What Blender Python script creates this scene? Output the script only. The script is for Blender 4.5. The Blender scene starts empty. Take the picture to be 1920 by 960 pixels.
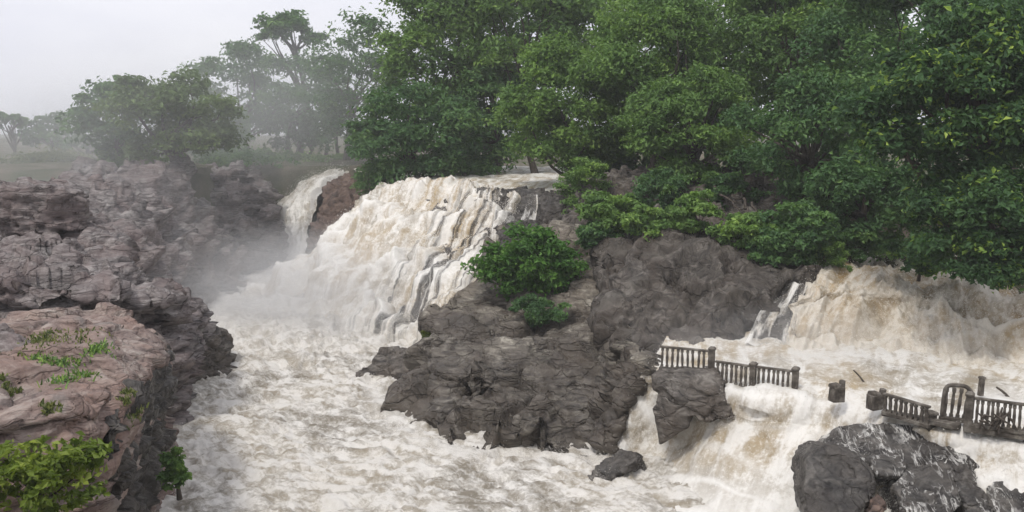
import bpy, bmesh, math, random
import numpy as np
from mathutils import Vector, Matrix

SC = bpy.context.scene
COL = SC.collection
F_PX, PITCH, CAMZ = 1663.0, math.radians(7.9), 15.0
CP, SP = math.cos(PITCH), math.sin(PITCH)

# ------------------------------------------------------------------ camera, sky, sun, exposure
cam_d = bpy.data.cameras.new('camera'); cam = bpy.data.objects.new('camera', cam_d); COL.objects.link(cam)
cam.location = (0, 0, CAMZ); cam.rotation_euler = (math.pi/2 - PITCH, 0, 0)
cam_d.sensor_width = 36.0; cam_d.lens = 36.0*F_PX/1920.0; cam_d.clip_end = 6000; cam_d.clip_start = 0.1
SC.camera = cam

SUN_EL, SUN_AZ = math.radians(58), math.radians(215)      # azimuth clockwise from +Y: behind the viewer, a little left
world = bpy.data.worlds.new('World'); SC.world = world; world.use_nodes = True
nt = world.node_tree; nt.nodes.clear()
sky = nt.nodes.new('ShaderNodeTexSky'); sky.sky_type = 'NISHITA'; sky.sun_disc = False
sky.sun_elevation = SUN_EL; sky.sun_rotation = SUN_AZ; sky.air_density = 1.0; sky.dust_density = 4.0; sky.ozone_density = 1.0
hs = nt.nodes.new('ShaderNodeHueSaturation'); hs.inputs['Saturation'].default_value = 0.22
tcw = nt.nodes.new('ShaderNodeTexCoord')
mpw = nt.nodes.new('ShaderNodeMapping'); mpw.inputs['Scale'].default_value = (1.0, 1.0, 3.0)
nzw = nt.nodes.new('ShaderNodeTexNoise'); nzw.inputs['Scale'].default_value = 2.4; nzw.inputs['Detail'].default_value = 5
crw = nt.nodes.new('ShaderNodeValToRGB')
crw.color_ramp.elements[0].position = 0.34; crw.color_ramp.elements[0].color = (7.5, 7.6, 8.6, 1)
crw.color_ramp.elements[1].position = 0.68; crw.color_ramp.elements[1].color = (9.7, 9.7, 10.2, 1)
mxw = nt.nodes.new('ShaderNodeMix'); mxw.data_type = 'RGBA'; mxw.inputs[0].default_value = 0.86
bg = nt.nodes.new('ShaderNodeBackground'); bg.inputs['Strength'].default_value = 0.1
ow = nt.nodes.new('ShaderNodeOutputWorld')
L = nt.links.new
L(tcw.outputs['Generated'], mpw.inputs['Vector']); L(mpw.outputs[0], nzw.inputs['Vector']); L(nzw.outputs[0], crw.inputs[0])
L(sky.outputs[0], hs.inputs['Color']); L(hs.outputs[0], mxw.inputs[6]); L(crw.outputs[0], mxw.inputs[7])
L(mxw.outputs[2], bg.inputs['Color']); L(bg.outputs[0], ow.inputs['Surface'])

sun_d = bpy.data.lights.new('sun', 'SUN'); sun = bpy.data.objects.new('sun', sun_d); COL.objects.link(sun)
sun_d.energy = 1.5; sun_d.angle = math.radians(10); sun_d.color = (1.0, 0.96, 0.9)
sdir = Vector((math.sin(SUN_AZ)*math.cos(SUN_EL), math.cos(SUN_AZ)*math.cos(SUN_EL), math.sin(SUN_EL)))
sun.rotation_euler = (-sdir).to_track_quat('-Z', 'Y').to_euler(); sun.location = (-30, -30, 60)

vs = SC.view_settings
vs.view_transform = 'Standard'; vs.look = 'None'; vs.exposure = 0.22; vs.gamma = 1.0; vs.use_curve_mapping = False
cy = SC.cycles
cy.max_bounces = 6; cy.diffuse_bounces = 3; cy.glossy_bounces = 2; cy.transmission_bounces = 3; cy.transparent_max_bounces = 10
cy.use_adaptive_sampling = True; cy.adaptive_threshold = 0.025; cy.volume_bounces = 1; cy.use_denoising = True; cy.caustics_reflective = False; cy.caustics_refractive = False
cy.volume_step_rate = 2.0; cy.volume_max_steps = 128

# ------------------------------------------------------------------ projection helpers (pixel of the 1920x960 photo -> point in the place)
def ray(px, py):
    a = (px-960.0)/F_PX; b = (480.0-py)/F_PX
    return np.array([a, CP + b*SP, -SP + b*CP])
def PD(px, py, D):                       # point at forward distance D
    r = ray(px, py); r = r*(D/r[1]); return np.array([r[0], r[1], CAMZ + r[2]])
def PZ(px, py, z):                       # point at height z
    r = ray(px, py); r = r*((z-CAMZ)/r[2]); return np.array([r[0], r[1], z])

# ------------------------------------------------------------------ numpy noise
_rs = np.random.RandomState(7)
_perm = np.concatenate([_rs.permutation(256)]*3).astype(np.int32)
_g = _rs.normal(size=(256, 3)); _g /= np.linalg.norm(_g, axis=1)[:, None]
def pn(P):
    P = np.asarray(P, dtype=np.float64)
    i = np.floor(P).astype(np.int64); f = P - i; i &= 255
    u = f*f*f*(f*(f*6-15)+10)
    def c(dx, dy, dz):
        h = _perm[_perm[_perm[(i[:, 0]+dx) & 255] + ((i[:, 1]+dy) & 255)] + ((i[:, 2]+dz) & 255)]
        g = _g[h]
        return g[:, 0]*(f[:, 0]-dx) + g[:, 1]*(f[:, 1]-dy) + g[:, 2]*(f[:, 2]-dz)
    x = u[:, 0]; y = u[:, 1]; z = u[:, 2]
    a = c(0,0,0)*(1-x)+c(1,0,0)*x; b = c(0,1,0)*(1-x)+c(1,1,0)*x
    d = c(0,0,1)*(1-x)+c(1,0,1)*x; e = c(0,1,1)*(1-x)+c(1,1,1)*x
    return ((a*(1-y)+b*y)*(1-z) + (d*(1-y)+e*y)*z)*1.6
def fbm(P, o=4, gain=0.5, lac=2.03):
    P = np.asarray(P, float); s = 0; a = 1.0; t = 0
    for k in range(o):
        s = s + a*pn(P + 17.3*k); t += a; a *= gain; P = P*lac
    return s/t
def ridged(P, o=4, gain=0.5):
    P = np.asarray(P, float); s = 0; a = 1.0; t = 0
    for k in range(o):
        s = s + a*(1-np.abs(pn(P + 31.7*k))*2); t += a; a *= gain; P = P*2.1
    return s/t
def worley(P):
    P = np.asarray(P, float); i = np.floor(P).astype(np.int64)
    F1 = np.full(len(P), 9.0); F2 = np.full(len(P), 9.0); ID = np.zeros(len(P))
    for dx in (-1, 0, 1):
        for dy in (-1, 0, 1):
            for dz in (-1, 0, 1):
                c = i + np.array([dx, dy, dz]); m = c & 255
                h = _perm[_perm[_perm[m[:, 0]] + m[:, 1]] + m[:, 2]]
                j = _g[h]*0.45 + 0.5
                d = np.linalg.norm(c + j - P, axis=1)
                n1 = d < F1
                F2 = np.where(n1, F1, np.minimum(F2, d)); ID = np.where(n1, h/255.0, ID); F1 = np.where(n1, d, F1)
    return F1, F2, ID
def facets(P):
    P = np.asarray(P, float); i = np.floor(P).astype(np.int64)
    F1 = np.full(len(P), 9.0); F2 = np.full(len(P), 9.0); R = np.zeros(len(P))
    for dx in (-1, 0, 1):
        for dy in (-1, 0, 1):
            for dz in (-1, 0, 1):
                c = i + np.array([dx, dy, dz]); m = c & 255
                h = _perm[_perm[_perm[m[:, 0]] + m[:, 1]] + m[:, 2]]
                v = P - (c + _g[h]*0.45 + 0.5); d = np.einsum('ij,ij->i', v, v)
                n1 = d < F1; F2 = np.where(n1, F1, np.minimum(F2, d))
                r = np.einsum('ij,ij->i', _g[(h*7+31) & 255], v)*0.8 + (h/255.0-0.5)
                R = np.where(n1, r, R); F1 = np.where(n1, d, F1)
    return R, np.sqrt(F2)-np.sqrt(F1)
def sst(a, b, x):
    t = np.clip((x-a)/(b-a), 0, 1); return t*t*(3-2*t)

# ------------------------------------------------------------------ mesh helpers
def mesh_from(name, V, Fq, uv=None, smooth=True):
    V = np.ascontiguousarray(V, dtype=np.float32); Fq = np.ascontiguousarray(Fq, dtype=np.int32)
    k = Fq.shape[1]; me = bpy.data.meshes.new(name)
    me.vertices.add(len(V)); me.vertices.foreach_set('co', V.ravel())
    me.loops.add(Fq.size); me.loops.foreach_set('vertex_index', Fq.ravel())
    me.polygons.add(len(Fq)); me.polygons.foreach_set('loop_start', np.arange(0, Fq.size, k, dtype=np.int32))
    me.polygons.foreach_set('loop_total', np.full(len(Fq), k, dtype=np.int32))
    me.polygons.foreach_set('use_smooth', np.full(len(Fq), smooth, dtype=bool))
    if uv is not None:
        l = me.uv_layers.new(name='flow'); l.data.foreach_set('uv', np.ascontiguousarray(uv[Fq.ravel()], dtype=np.float32).ravel())
    me.update(calc_edges=True)
    return me
def add_attr(me, name, arr, domain='POINT'):
    a = me.attributes.new(name, 'FLOAT', domain); a.data.foreach_set('value', np.ascontiguousarray(arr, dtype=np.float32))
def link(name, me, mat=None, parent=None):
    o = bpy.data.objects.new(name, me); COL.objects.link(o)
    if mat is not None and len(me.materials) == 0: me.materials.append(mat)
    if parent is not None: o.parent = parent
    return o
def tag(o, label=None, cat=None, group=None, kind=None):
    if label: o['label'] = label
    if cat: o['category'] = cat
    if group: o['group'] = group
    if kind: o['kind'] = kind
    return o
def empty(name, loc=(0, 0, 0)):
    o = bpy.data.objects.new(name, None); COL.objects.link(o); o.location = [float(v) for v in loc]; o.empty_display_size = 0.3
    return o
def get_co(me):
    V = np.empty(len(me.vertices)*3, dtype=np.float32); me.vertices.foreach_get('co', V); return V.reshape(-1, 3).astype(float)
def get_no(me):
    V = np.empty(len(me.vertices)*3, dtype=np.float32); me.vertex_normals.foreach_get('vector', V); return V.reshape(-1, 3).astype(float)
def grid_faces(nr, nc):
    i = np.arange(nr*nc).reshape(nr, nc)
    return np.stack([i[:-1, :-1], i[1:, :-1], i[1:, 1:], i[:-1, 1:]], -1).reshape(-1, 4)
def tube(path, rad, n=7):
    path = np.asarray(path, float); m = len(path); V = []
    t = np.gradient(path, axis=0); t /= np.linalg.norm(t, axis=1)[:, None] + 1e-9
    ref = np.array([0.31, 0.77, 0.55])
    for k in range(m):
        a = np.cross(t[k], ref); a /= np.linalg.norm(a)+1e-9; b = np.cross(t[k], a)
        th = np.linspace(0, 2*math.pi, n, endpoint=False)
        V.append(path[k] + rad[k]*(np.cos(th)[:, None]*a + np.sin(th)[:, None]*b))
    V = np.concatenate(V); F = []
    for k in range(m-1):
        for j in range(n):
            F.append((k*n+j, k*n+(j+1) % n, (k+1)*n+(j+1) % n, (k+1)*n+j))
    return V, np.array(F)
class Join:
    def __init__(s): s.V = []; s.F = []; s.n = 0
    def add(s, V, F): s.V.append(V); s.F.append(np.asarray(F)+s.n); s.n += len(V)
    def mesh(s, name, smooth=True): return mesh_from(name, np.concatenate(s.V), np.concatenate(s.F), smooth=smooth)

# ------------------------------------------------------------------ materials
class M:
    def __init__(s, name):
        s.m = bpy.data.materials.new(name); s.m.use_nodes = True; s.t = s.m.node_tree; s.t.nodes.clear()
        s.out = s.n('ShaderNodeOutputMaterial')
    def n(s, typ, **kw):
        x = s.t.nodes.new(typ)
        for k, v in kw.items(): setattr(x, k, v)
        return x
    def set(s, sock, v):
        if isinstance(v, bpy.types.NodeSocket): s.t.links.new(v, sock)
        elif v is not None:
            try: sock.default_value = v
            except Exception: sock.default_value = (*v, 1)
    def coord(s, kind='Object', scale=(1, 1, 1), rot=(0, 0, 0)):
        mp = s.n('ShaderNodeMapping'); mp.inputs['Scale'].default_value = scale; mp.inputs['Rotation'].default_value = rot
        s.t.links.new(s.n('ShaderNodeTexCoord').outputs[kind], mp.inputs['Vector']); return mp.outputs[0]
    def noise(s, vec, scale, detail=4, rough=0.55, dist=0.0):
        x = s.n('ShaderNodeTexNoise'); s.set(x.inputs['Vector'], vec); x.inputs['Scale'].default_value = scale
        x.inputs['Detail'].default_value = detail; x.inputs['Roughness'].default_value = rough; x.inputs['Distortion'].default_value = dist
        return x.outputs[0]
    def ramp(s, fac, stops, interp='LINEAR'):
        x = s.n('ShaderNodeValToRGB'); x.color_ramp.interpolation = interp; e = x.color_ramp.elements
        while len(e) < len(stops): e.new(0.5)
        for k, (p, c) in enumerate(stops):
            e[k].position = p; e[k].color = (c, c, c, 1) if isinstance(c, (int, float)) else (*c, 1)
        s.set(x.inputs[0], fac); return x.outputs[0]
    def mix(s, f, a, b, blend='MIX'):
        x = s.n('ShaderNodeMix', data_type='RGBA', blend_type=blend); s.set(x.inputs[0], f); s.set(x.inputs[6], a); s.set(x.inputs[7], b)
        return x.outputs[2]
    def math(s, op, a, b=None):
        x = s.n('ShaderNodeMath', operation=op); s.set(x.inputs[0], a); s.set(x.inputs[1], b); return x.outputs[0]
    def attr(s, name): return s.n('ShaderNodeAttribute', attribute_name=name).outputs['Fac']
    def bump(s, h, strength, dist, normal=None):
        x = s.n('ShaderNodeBump'); s.set(x.inputs['Height'], h); x.inputs['Strength'].default_value = strength; x.inputs['Distance'].default_value = dist
        if normal is not None: s.set(x.inputs['Normal'], normal)
        return x.outputs[0]
    def pbr(s, color, rough=0.8, normal=None, spec=0.3, alpha=None, sss=None):
        x = s.n('ShaderNodeBsdfPrincipled'); s.set(x.inputs['Base Color'], color); s.set(x.inputs['Roughness'], rough)
        s.set(x.inputs['Specular IOR Level'], spec)
        if normal is not None: s.set(x.inputs['Normal'], normal)
        if alpha is not None: s.set(x.inputs['Alpha'], alpha)
        if sss: x.inputs['Subsurface Weight'].default_value = sss; x.inputs['Subsurface Radius'].default_value = (1, 0.95, 0.85); x.inputs['Subsurface Scale'].default_value = 0.35
        return x.outputs[0]
    def surf(s, sh): s.t.links.new(sh, s.out.inputs['Surface']); return s.m
    def addsh(s, a, b, f):
        x = s.n('ShaderNodeMixShader'); s.set(x.inputs[0], f); s.t.links.new(a, x.inputs[1]); s.t.links.new(b, x.inputs[2]); return x.outputs[0]

def rock_mat(name, cols, streak=(1, 1, 3), scale=1.0, stain=None, rough=0.82, wet=None, runs=None):
    m = M(name); v = m.coord('Object', (scale, scale, scale)); vs_ = m.coord('Object', tuple(scale*k for k in streak))
    big = m.noise(v, 0.35, 5, 0.6, 0.6); mid = m.noise(vs_, 1.1, 7, 0.65, 1.2); fine = m.noise(v, 7.0, 8, 0.7)
    c = m.ramp(mid, [(0.36, cols[0]), (0.45, cols[1]), (0.54, cols[2]), (0.64, cols[3])])
    c = m.mix(m.ramp(big, [(0.38, 0.0), (0.66, 0.75)]), c, cols[4])
    c = m.mix(m.ramp(fine, [(0.35, 0.5), (0.7, 0.0)]), c, m.mix(1.0, c, (0.55, 0.53, 0.52), 'MULTIPLY'))
    if stain is not None:
        st = m.noise(m.coord('Object', (0.7, 0.7, 0.7)), 0.55, 4, 0.5, 0.4)
        c = m.mix(m.ramp(st, [(0.55, 0.0), (0.68, 0.6)]), c, stain)
    if wet is not None:      # spray-soaked rock up to a ragged line above the water
        gz = m.n('ShaderNodeSeparateXYZ'); m.set(gz.inputs[0], m.n('ShaderNodeNewGeometry').outputs['Position'])
        wl = m.math('SUBTRACT', m.math('ADD', gz.outputs[2], m.math('MULTIPLY', big, -5.0)), wet-2.5)
        wf = m.ramp(m.math('MULTIPLY', wl, 0.5), [(0.0, 1.0), (0.5, 0.0)])
        c = m.mix(m.math('MULTIPLY', wf, 0.9), c, m.mix(1.0, c, (0.56, 0.55, 0.56), 'MULTIPLY')); rough = m.ramp(wf, [(0.0, rough), (1.0, 0.42)])
    wv = m.n('ShaderNodeVectorMath', operation='MULTIPLY_ADD'); nw = m.n('ShaderNodeTexNoise'); nw.inputs['Scale'].default_value = 0.8; nw.inputs['Detail'].default_value = 3
    m.set(nw.inputs['Vector'], v); m.set(wv.inputs[0], nw.outputs['Color']); wv.inputs[1].default_value = (1.6, 1.6, 1.6); m.set(wv.inputs[2], vs_)
    lowm = m.ramp(m.noise(v, 0.6, 3, 0.5), [(0.45, 0.0), (0.62, 1.0)])
    def crack(sc, w):
        x = m.n('ShaderNodeTexVoronoi', feature='DISTANCE_TO_EDGE'); m.set(x.inputs['Vector'], wv.outputs[0]); x.inputs['Scale'].default_value = sc
        return m.ramp(x.outputs['Distance'], [(0.0, 0.0), (w, 1.0)])
    h = m.math('ADD', m.math('MULTIPLY', mid, 0.40), m.math('MULTIPLY', fine, 0.30))
    h = m.math('ADD', h, m.math('ADD', m.math('MULTIPLY', m.math('MULTIPLY', crack(0.55, 0.05), big), 0.9), m.math('MULTIPLY', m.math('MULTIPLY', crack(1.5, 0.07), lowm), 0.45)))
    n = m.bump(h, 0.9, 0.17/scale)
    if runs is not None:     # films of white water running down over the stone
        r1 = m.noise(m.coord('Object', (2.6, 0.9, 0.8)), 1.0, 5, 0.55, 0.9)
        vein = m.ramp(m.math('ABSOLUTE', m.math('SUBTRACT', r1, 0.5)), [(0.006, 1.0), (0.03, 0.0)])
        r2 = m.noise(m.coord('Object', (4.5, 1.3, 1.1)), 1.0, 7, 0.68, 0.6)
        lowr = m.noise(m.coord('Object', (0.9, 0.7, 0.7)), 1.0, 3, 0.5)
        sheetm = m.math('MULTIPLY', m.ramp(r2, [(0.50, 0.0), (0.60, 1.0)]), m.ramp(lowr, [(runs, 0.0), (runs+0.12, 1.0)]))
        mask = m.math('MAXIMUM', m.math('MULTIPLY', vein, m.ramp(lowr, [(runs-0.1, 0.0), (runs, 0.9)])), sheetm)
        c = m.mix(mask, c, (0.74, 0.72, 0.68)); n = m.bump(mask, 0.8, 0.05, n)
    return m.surf(m.pbr(c, rough, n, 0.25))
MAT = {}
MAT['rock_dark'] = rock_mat('dark gneiss', [(0.045, 0.042, 0.040), (0.100, 0.090, 0.080), (0.155, 0.140, 0.125), (0.280, 0.260, 0.230), (0.130, 0.105, 0.085)], (0.9, 0.9, 2.2))
MAT['rock_central'] = rock_mat('banded grey gneiss', [(0.064, 0.056, 0.050), (0.152, 0.137, 0.116), (0.227, 0.205, 0.170), (0.401, 0.373, 0.313), (0.190, 0.157, 0.124)], (0.7, 0.7, 2.6), stain=(0.085, 0.075, 0.062), wet=3.2)
MAT['rock_left'] = rock_mat('weathered bank rock', [(0.070, 0.064, 0.065), (0.177, 0.159, 0.154), (0.256, 0.234, 0.226), (0.406, 0.380, 0.362), (0.230, 0.177, 0.166)], (0.7, 0.7, 2.8))
MAT['rock_pink'] = rock_mat('pinkish slab rock', [(0.085, 0.071, 0.065), (0.227, 0.176, 0.159), (0.307, 0.249, 0.221), (0.454, 0.396, 0.352), (0.307, 0.199, 0.159)], (0.6, 0.6, 2.6), stain=(0.22, 0.205, 0.19))
MAT['rock_shade'] = rock_mat('stained brown wall rock with painted shade', [(0.032, 0.029, 0.026), (0.072, 0.064, 0.056), (0.112, 0.10, 0.088), (0.21, 0.19, 0.168), (0.085, 0.068, 0.055)], (1.1, 1.1, 0.9), stain=(0.115, 0.105, 0.092))  # brown stain, with the wall's shade under the trees painted in as darker tones
MAT['rock_runs'] = rock_mat('wet rock under running water', [(0.028, 0.026, 0.026), (0.066, 0.062, 0.058), (0.106, 0.099, 0.091), (0.194, 0.181, 0.163), (0.075, 0.063, 0.054)], (1, 1, 1.6), rough=0.5, runs=0.50)
MAT['rock_few_runs'] = rock_mat('wet rock with a few runs', [(0.028, 0.026, 0.026), (0.066, 0.062, 0.058), (0.106, 0.099, 0.091), (0.194, 0.181, 0.163), (0.075, 0.063, 0.054)], (1, 1, 1.6), rough=0.5, runs=0.56)
MAT['rock_red'] = rock_mat('reddish rock', [(0.058, 0.048, 0.046), (0.139, 0.104, 0.087), (0.204, 0.142, 0.113), (0.271, 0.208, 0.165), (0.164, 0.113, 0.093)], (1, 1, 1.4))
MAT['rock_wet'] = rock_mat('wet black rock', [(0.028, 0.026, 0.026), (0.066, 0.062, 0.058), (0.106, 0.099, 0.091), (0.194, 0.181, 0.163), (0.075, 0.063, 0.054)], (1, 1, 1.6), rough=0.5)

m = M('bank soil'); v = m.coord('Object')
c = m.ramp(m.noise(v, 0.25, 6, 0.65), [(0.35, (0.055, 0.07, 0.03)), (0.5, (0.10, 0.095, 0.06)), (0.66, (0.17, 0.14, 0.11))])
MAT['ground'] = m.surf(m.pbr(c, 0.95, m.bump(m.noise(v, 2.5, 6, 0.7), 0.8, 0.2), 0.1))

def leaf_mat(name, stops, trans=0.28, rough=0.55):
    m = M(name); c = m.ramp(m.attr('tint'), stops)
    p = m.pbr(c, rough, None, 0.25); t = m.n('ShaderNodeBsdfTranslucent'); m.set(t.inputs['Color'], m.mix(1.0, c, (1.25, 1.3, 0.7), 'MULTIPLY'))
    return m.surf(m.addsh(p, t.outputs[0], trans))
MAT['leaf_mid'] = leaf_mat('mid green leaves', [(0.0, (0.062, 0.122, 0.038)), (0.4, (0.124, 0.220, 0.067)), (0.75, (0.202, 0.324, 0.084)), (1.0, (0.327, 0.469, 0.108))])
MAT['leaf_pale'] = leaf_mat('pale green leaves', [(0.0, (0.075, 0.115, 0.055)), (0.5, (0.135, 0.195, 0.085)), (1.0, (0.23, 0.31, 0.12))])
MAT['leaf_dark'] = leaf_mat('dark green leaves', [(0.0, (0.046, 0.097, 0.044)), (0.45, (0.086, 0.172, 0.067)), (0.8, (0.140, 0.249, 0.080)), (1.0, (0.231, 0.361, 0.101))])
MAT['leaf_tip'] = leaf_mat('dark leaves with yellow green tips', [(0.0, (0.032, 0.073, 0.034)), (0.5, (0.067, 0.137, 0.052)), (0.75, (0.114, 0.209, 0.054)), (0.88, (0.255, 0.377, 0.071)), (1.0, (0.403, 0.517, 0.106))])
MAT['leaf_bush'] = leaf_mat('fresh green leaves', [(0.0, (0.030, 0.083, 0.018)), (0.5, (0.070, 0.172, 0.031)), (1.0, (0.160, 0.302, 0.057))])
MAT['leaf_yellow'] = leaf_mat('yellow green leaves', [(0.0, (0.035, 0.06, 0.012)), (0.5, (0.14, 0.20, 0.03)), (1.0, (0.36, 0.42, 0.09))], 0.35)
MAT['grass'] = leaf_mat('grass blades', [(0.0, (0.05, 0.075, 0.02)), (0.5, (0.12, 0.15, 0.045)), (1.0, (0.25, 0.26, 0.10))], 0.3)
m = M('bark'); v = m.coord('Object', (3, 3, 0.8))
c = m.ramp(m.noise(v, 3, 5, 0.65), [(0.3, (0.045, 0.037, 0.03)), (0.6, (0.12, 0.10, 0.085)), (0.8, (0.20, 0.18, 0.155))])
MAT['bark'] = m.surf(m.pbr(c, 0.9, m.bump(m.noise(v, 8, 5, 0.7), 0.8, 0.03), 0.1))

def water_mat(name, su, sv, veil=0.0, brown=0.5, foam=(0.79, 0.77, 0.725), silt=(0.45, 0.35, 0.215), dark=(0.31, 0.27, 0.21), bumpd=0.12, translate=0.0):
    """silt-laden white water; su/sv: noise scale across / along the flow"""
    m = M(name); uv = m.coord('UV', (su, sv, 1)); o = m.coord('Object')
    st = m.noise(uv, 1.0, 9, 0.68, 0.5); lump = m.noise(o, 0.9, 6, 0.62, 0.6); fine = m.noise(o, 5.0, 6, 0.7, 0.4); big = m.noise(o, 0.16, 3, 0.5, 0.5)
    mixn = m.math('ADD', m.math('MULTIPLY', st, 0.5), m.math('ADD', m.math('MULTIPLY', lump, 0.3), m.math('MULTIPLY', fine, 0.2)))
    mixn = m.math('ADD', mixn, m.math('MULTIPLY', m.math('SUBTRACT', big, 0.5), 0.22))
    na = m.math('SUBTRACT', 1.0, m.attr('aer'))
    c = m.mix(m.math('MULTIPLY', m.ramp(mixn, [(0.41, 1.0), (0.475, 0.55), (0.53, 0.0)]), na), foam, dark)
    br = m.math('MULTIPLY', m.ramp(big, [(0.40, 0.1), (0.58, 1.0)]), m.ramp(mixn, [(0.44, 1.0), (0.56, 0.15)]))
    c = m.mix(m.math('MULTIPLY', m.math('MULTIPLY', br, brown), na), c, silt)
    c = m.mix(m.ramp(fine, [(0.56, 0.0), (0.66, 0.55)]), c, foam)
    h = m.math('ADD', m.math('MULTIPLY', st, 0.8), m.math('ADD', m.math('MULTIPLY', lump, 0.5), m.math('MULTIPLY', fine, 0.4)))
    alpha = None
    if veil > 0:
        vn = m.noise(m.coord('UV', (su*1.1, sv*0.55, 1)), 0.9, 6, 0.6, 0.3)
        alpha = m.math('MAXIMUM', m.ramp(vn, [(veil-0.06, 0.06), (veil+0.05, 1.0)]), m.attr('solid'))
    p = m.pbr(c, 0.6, m.bump(h, 0.75, bumpd), 0.25, alpha)
    return m.surf(p)
MAT['river'] = water_mat('muddy foaming river', 0.55, 1.3, 0, 0.6, (0.71, 0.685, 0.64), (0.37, 0.315, 0.23), (0.22, 0.195, 0.155), 0.17)
MAT['fall'] = water_mat('brown white waterfall', 1.2, 0.09, 0.46, 0.95)
MAT['cascade'] = water_mat('brown white cascade', 1.0, 0.2, 0, 0.9)
MAT['whitefall'] = water_mat('white misty fall', 0.9, 0.14, 0, 0.25)
MAT['rapids'] = water_mat('muddy brown rapids', 0.6, 0.35, 0, 1.0, (0.68, 0.635, 0.555), (0.44, 0.32, 0.175), (0.25, 0.20, 0.13), 0.2)
MAT['veil'] = water_mat('thin water veil', 1.5, 0.4, 0.52, 0.1)
m = M('foam spray'); f1 = m.n('ShaderNodeBsdfDiffuse'); f1.inputs[0].default_value = (0.84, 0.81, 0.755, 1)
f2 = m.n('ShaderNodeBsdfTranslucent'); f2.inputs[0].default_value = (0.84, 0.81, 0.755, 1)
MAT['spray'] = m.surf(m.addsh(f1.outputs[0], f2.outputs[0], 0.45))

m = M('wet weathered concrete'); v = m.coord('Object')
c = m.ramp(m.noise(v, 3.0, 6, 0.65), [(0.34, (0.045, 0.038, 0.031)), (0.5, (0.105, 0.09, 0.075)), (0.68, (0.24, 0.22, 0.19))])
MAT['concrete'] = m.surf(m.pbr(c, 0.75, m.bump(m.noise(v, 18, 5, 0.7), 0.7, 0.02), 0.25))

# ------------------------------------------------------------------ parametric water sheets
def cr(P, n, axis):
    """Catmull-Rom resample of control rows along an axis"""
    P = np.moveaxis(np.asarray(P, float), axis, 0); k = len(P)
    t = np.linspace(0, k-1-1e-6, n); i = t.astype(int); f = (t-i).reshape(-1, *([1]*(P.ndim-1)))
    g = lambda j: P[np.clip(j, 0, k-1)]
    p0, p1, p2, p3 = g(i-1), g(i), g(i+1), g(i+2)
    R = 0.5*((2*p1)+(-p0+p2)*f+(2*p0-5*p1+4*p2-p3)*f*f+(-p0+3*p1-3*p2+p3)*f**3)
    return np.moveaxis(R, 0, axis)
def sheet(ctrl, nr, nc):
    G = cr(cr(ctrl, nr, 0), nc, 1)
    du = np.zeros(G.shape[:2]); dv = np.zeros(G.shape[:2])
    du[:, 1:] = np.cumsum(np.linalg.norm(np.diff(G, axis=1), axis=2), axis=1)
    dv[1:, :] = np.cumsum(np.linalg.norm(np.diff(G, axis=0), axis=2), axis=0)
    du = np.broadcast_to(du.mean(0), du.shape)           # one width scale for the whole sheet keeps the streaks on the flow lines
    tu = np.gradient(G, axis=1); tv = np.gradient(G, axis=0)
    N = np.cross(tu, tv); N /= np.linalg.norm(N, axis=2)[..., None] + 1e-9
    N *= np.sign(N[..., 2:3] + 1e-6)
    return G.reshape(-1, 3), N.reshape(-1, 3), np.stack([du.ravel(), dv.ravel()], 1)
def flow_disp(V, uv, streak, lump, fu=1.4, fv=0.25, seed=0.0):
    S = np.stack([uv[:, 0]*fu, uv[:, 1]*fv, np.full(len(uv), seed)], 1)
    w = 0.35*np.stack([pn(V*0.5+seed), pn(V*0.5+seed+9)*0.6, np.zeros(len(V))], 1)
    d = streak*0.9*fbm(S+w, 4, 0.5)
    b = sum(np.abs(pn(V*(0.30*2.0**k)+seed+7*k))*0.45**k for k in range(3))
    d += lump*1.2*(b-0.35) + lump*0.5*fbm(V*0.22+seed, 2) + lump*0.20*(np.abs(pn(V*1.9+seed))+0.5*np.abs(pn(V*3.9+seed+3)))
    return d
def spray(parent, P, N, n, size, reach, seed, name='spray'):
    """torn flecks of foam thrown off the water surface"""
    rg = np.random.RandomState(seed); i = (len(P)*(0.12+0.88*rg.rand(n)*0.999)).astype(int) if parent is not None else rg.randint(0, len(P), n)
    C = P[i] + N[i]*(rg.rand(n, 1)**2.2*reach) + rg.normal(size=(n, 3))*reach*0.25
    s = size*(0.35+rg.rand(n)**2*1.0)
    a = rg.normal(size=(n, 3)); a /= np.linalg.norm(a, axis=1)[:, None]
    b = np.cross(a, rg.normal(size=(n, 3))); b /= np.linalg.norm(b, axis=1)[:, None]; c = np.cross(a, b)
    k = s[:, None]
    V = np.stack([C+a*k, C-a*k*0.6+b*k*0.8, C-a*k*0.5-b*k*0.7], 1).reshape(-1, 3)
    Fq = np.arange(3*n).reshape(n, 3)
    o = link(name, mesh_from(name, V, Fq), MAT['spray'], parent); o['kind'] = 'stuff'
    return o

# ground and riverbed: one sheet to the horizon -------------------------------------------------------------
def in_poly(X, Y, poly):
    r = np.zeros(X.shape, bool); n = len(poly); j = n-1
    for i in range(n):
        xi, yi = poly[i]; xj, yj = poly[j]
        c = ((yi > Y) != (yj > Y)) & (X < (xj-xi)*(Y-yi)/(yj-yi+1e-12)+xi); r ^= c; j = i
    return r
def poly_sd(X, Y, poly):
    d = np.full(X.shape, 1e9); n = len(poly)
    for i in range(n):
        a = np.array(poly[i]); b = np.array(poly[(i+1) % n]); e = b-a
        t = np.clip(((X-a[0])*e[0]+(Y-a[1])*e[1])/(e@e), 0, 1)
        d = np.minimum(d, np.hypot(X-a[0]-t*e[0], Y-a[1]-t*e[1]))
    return np.where(in_poly(X, Y, poly), -d, d)
LOW = [(-10, 8), (-11.5, 24), (-14.5, 34), (-21, 55), (-24, 70), (-30, 84), (-36, 112), (-22, 112), (-12, 92), (2, 78), (8, 66), (10, 44), (30, 36), (30, 8)]
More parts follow.
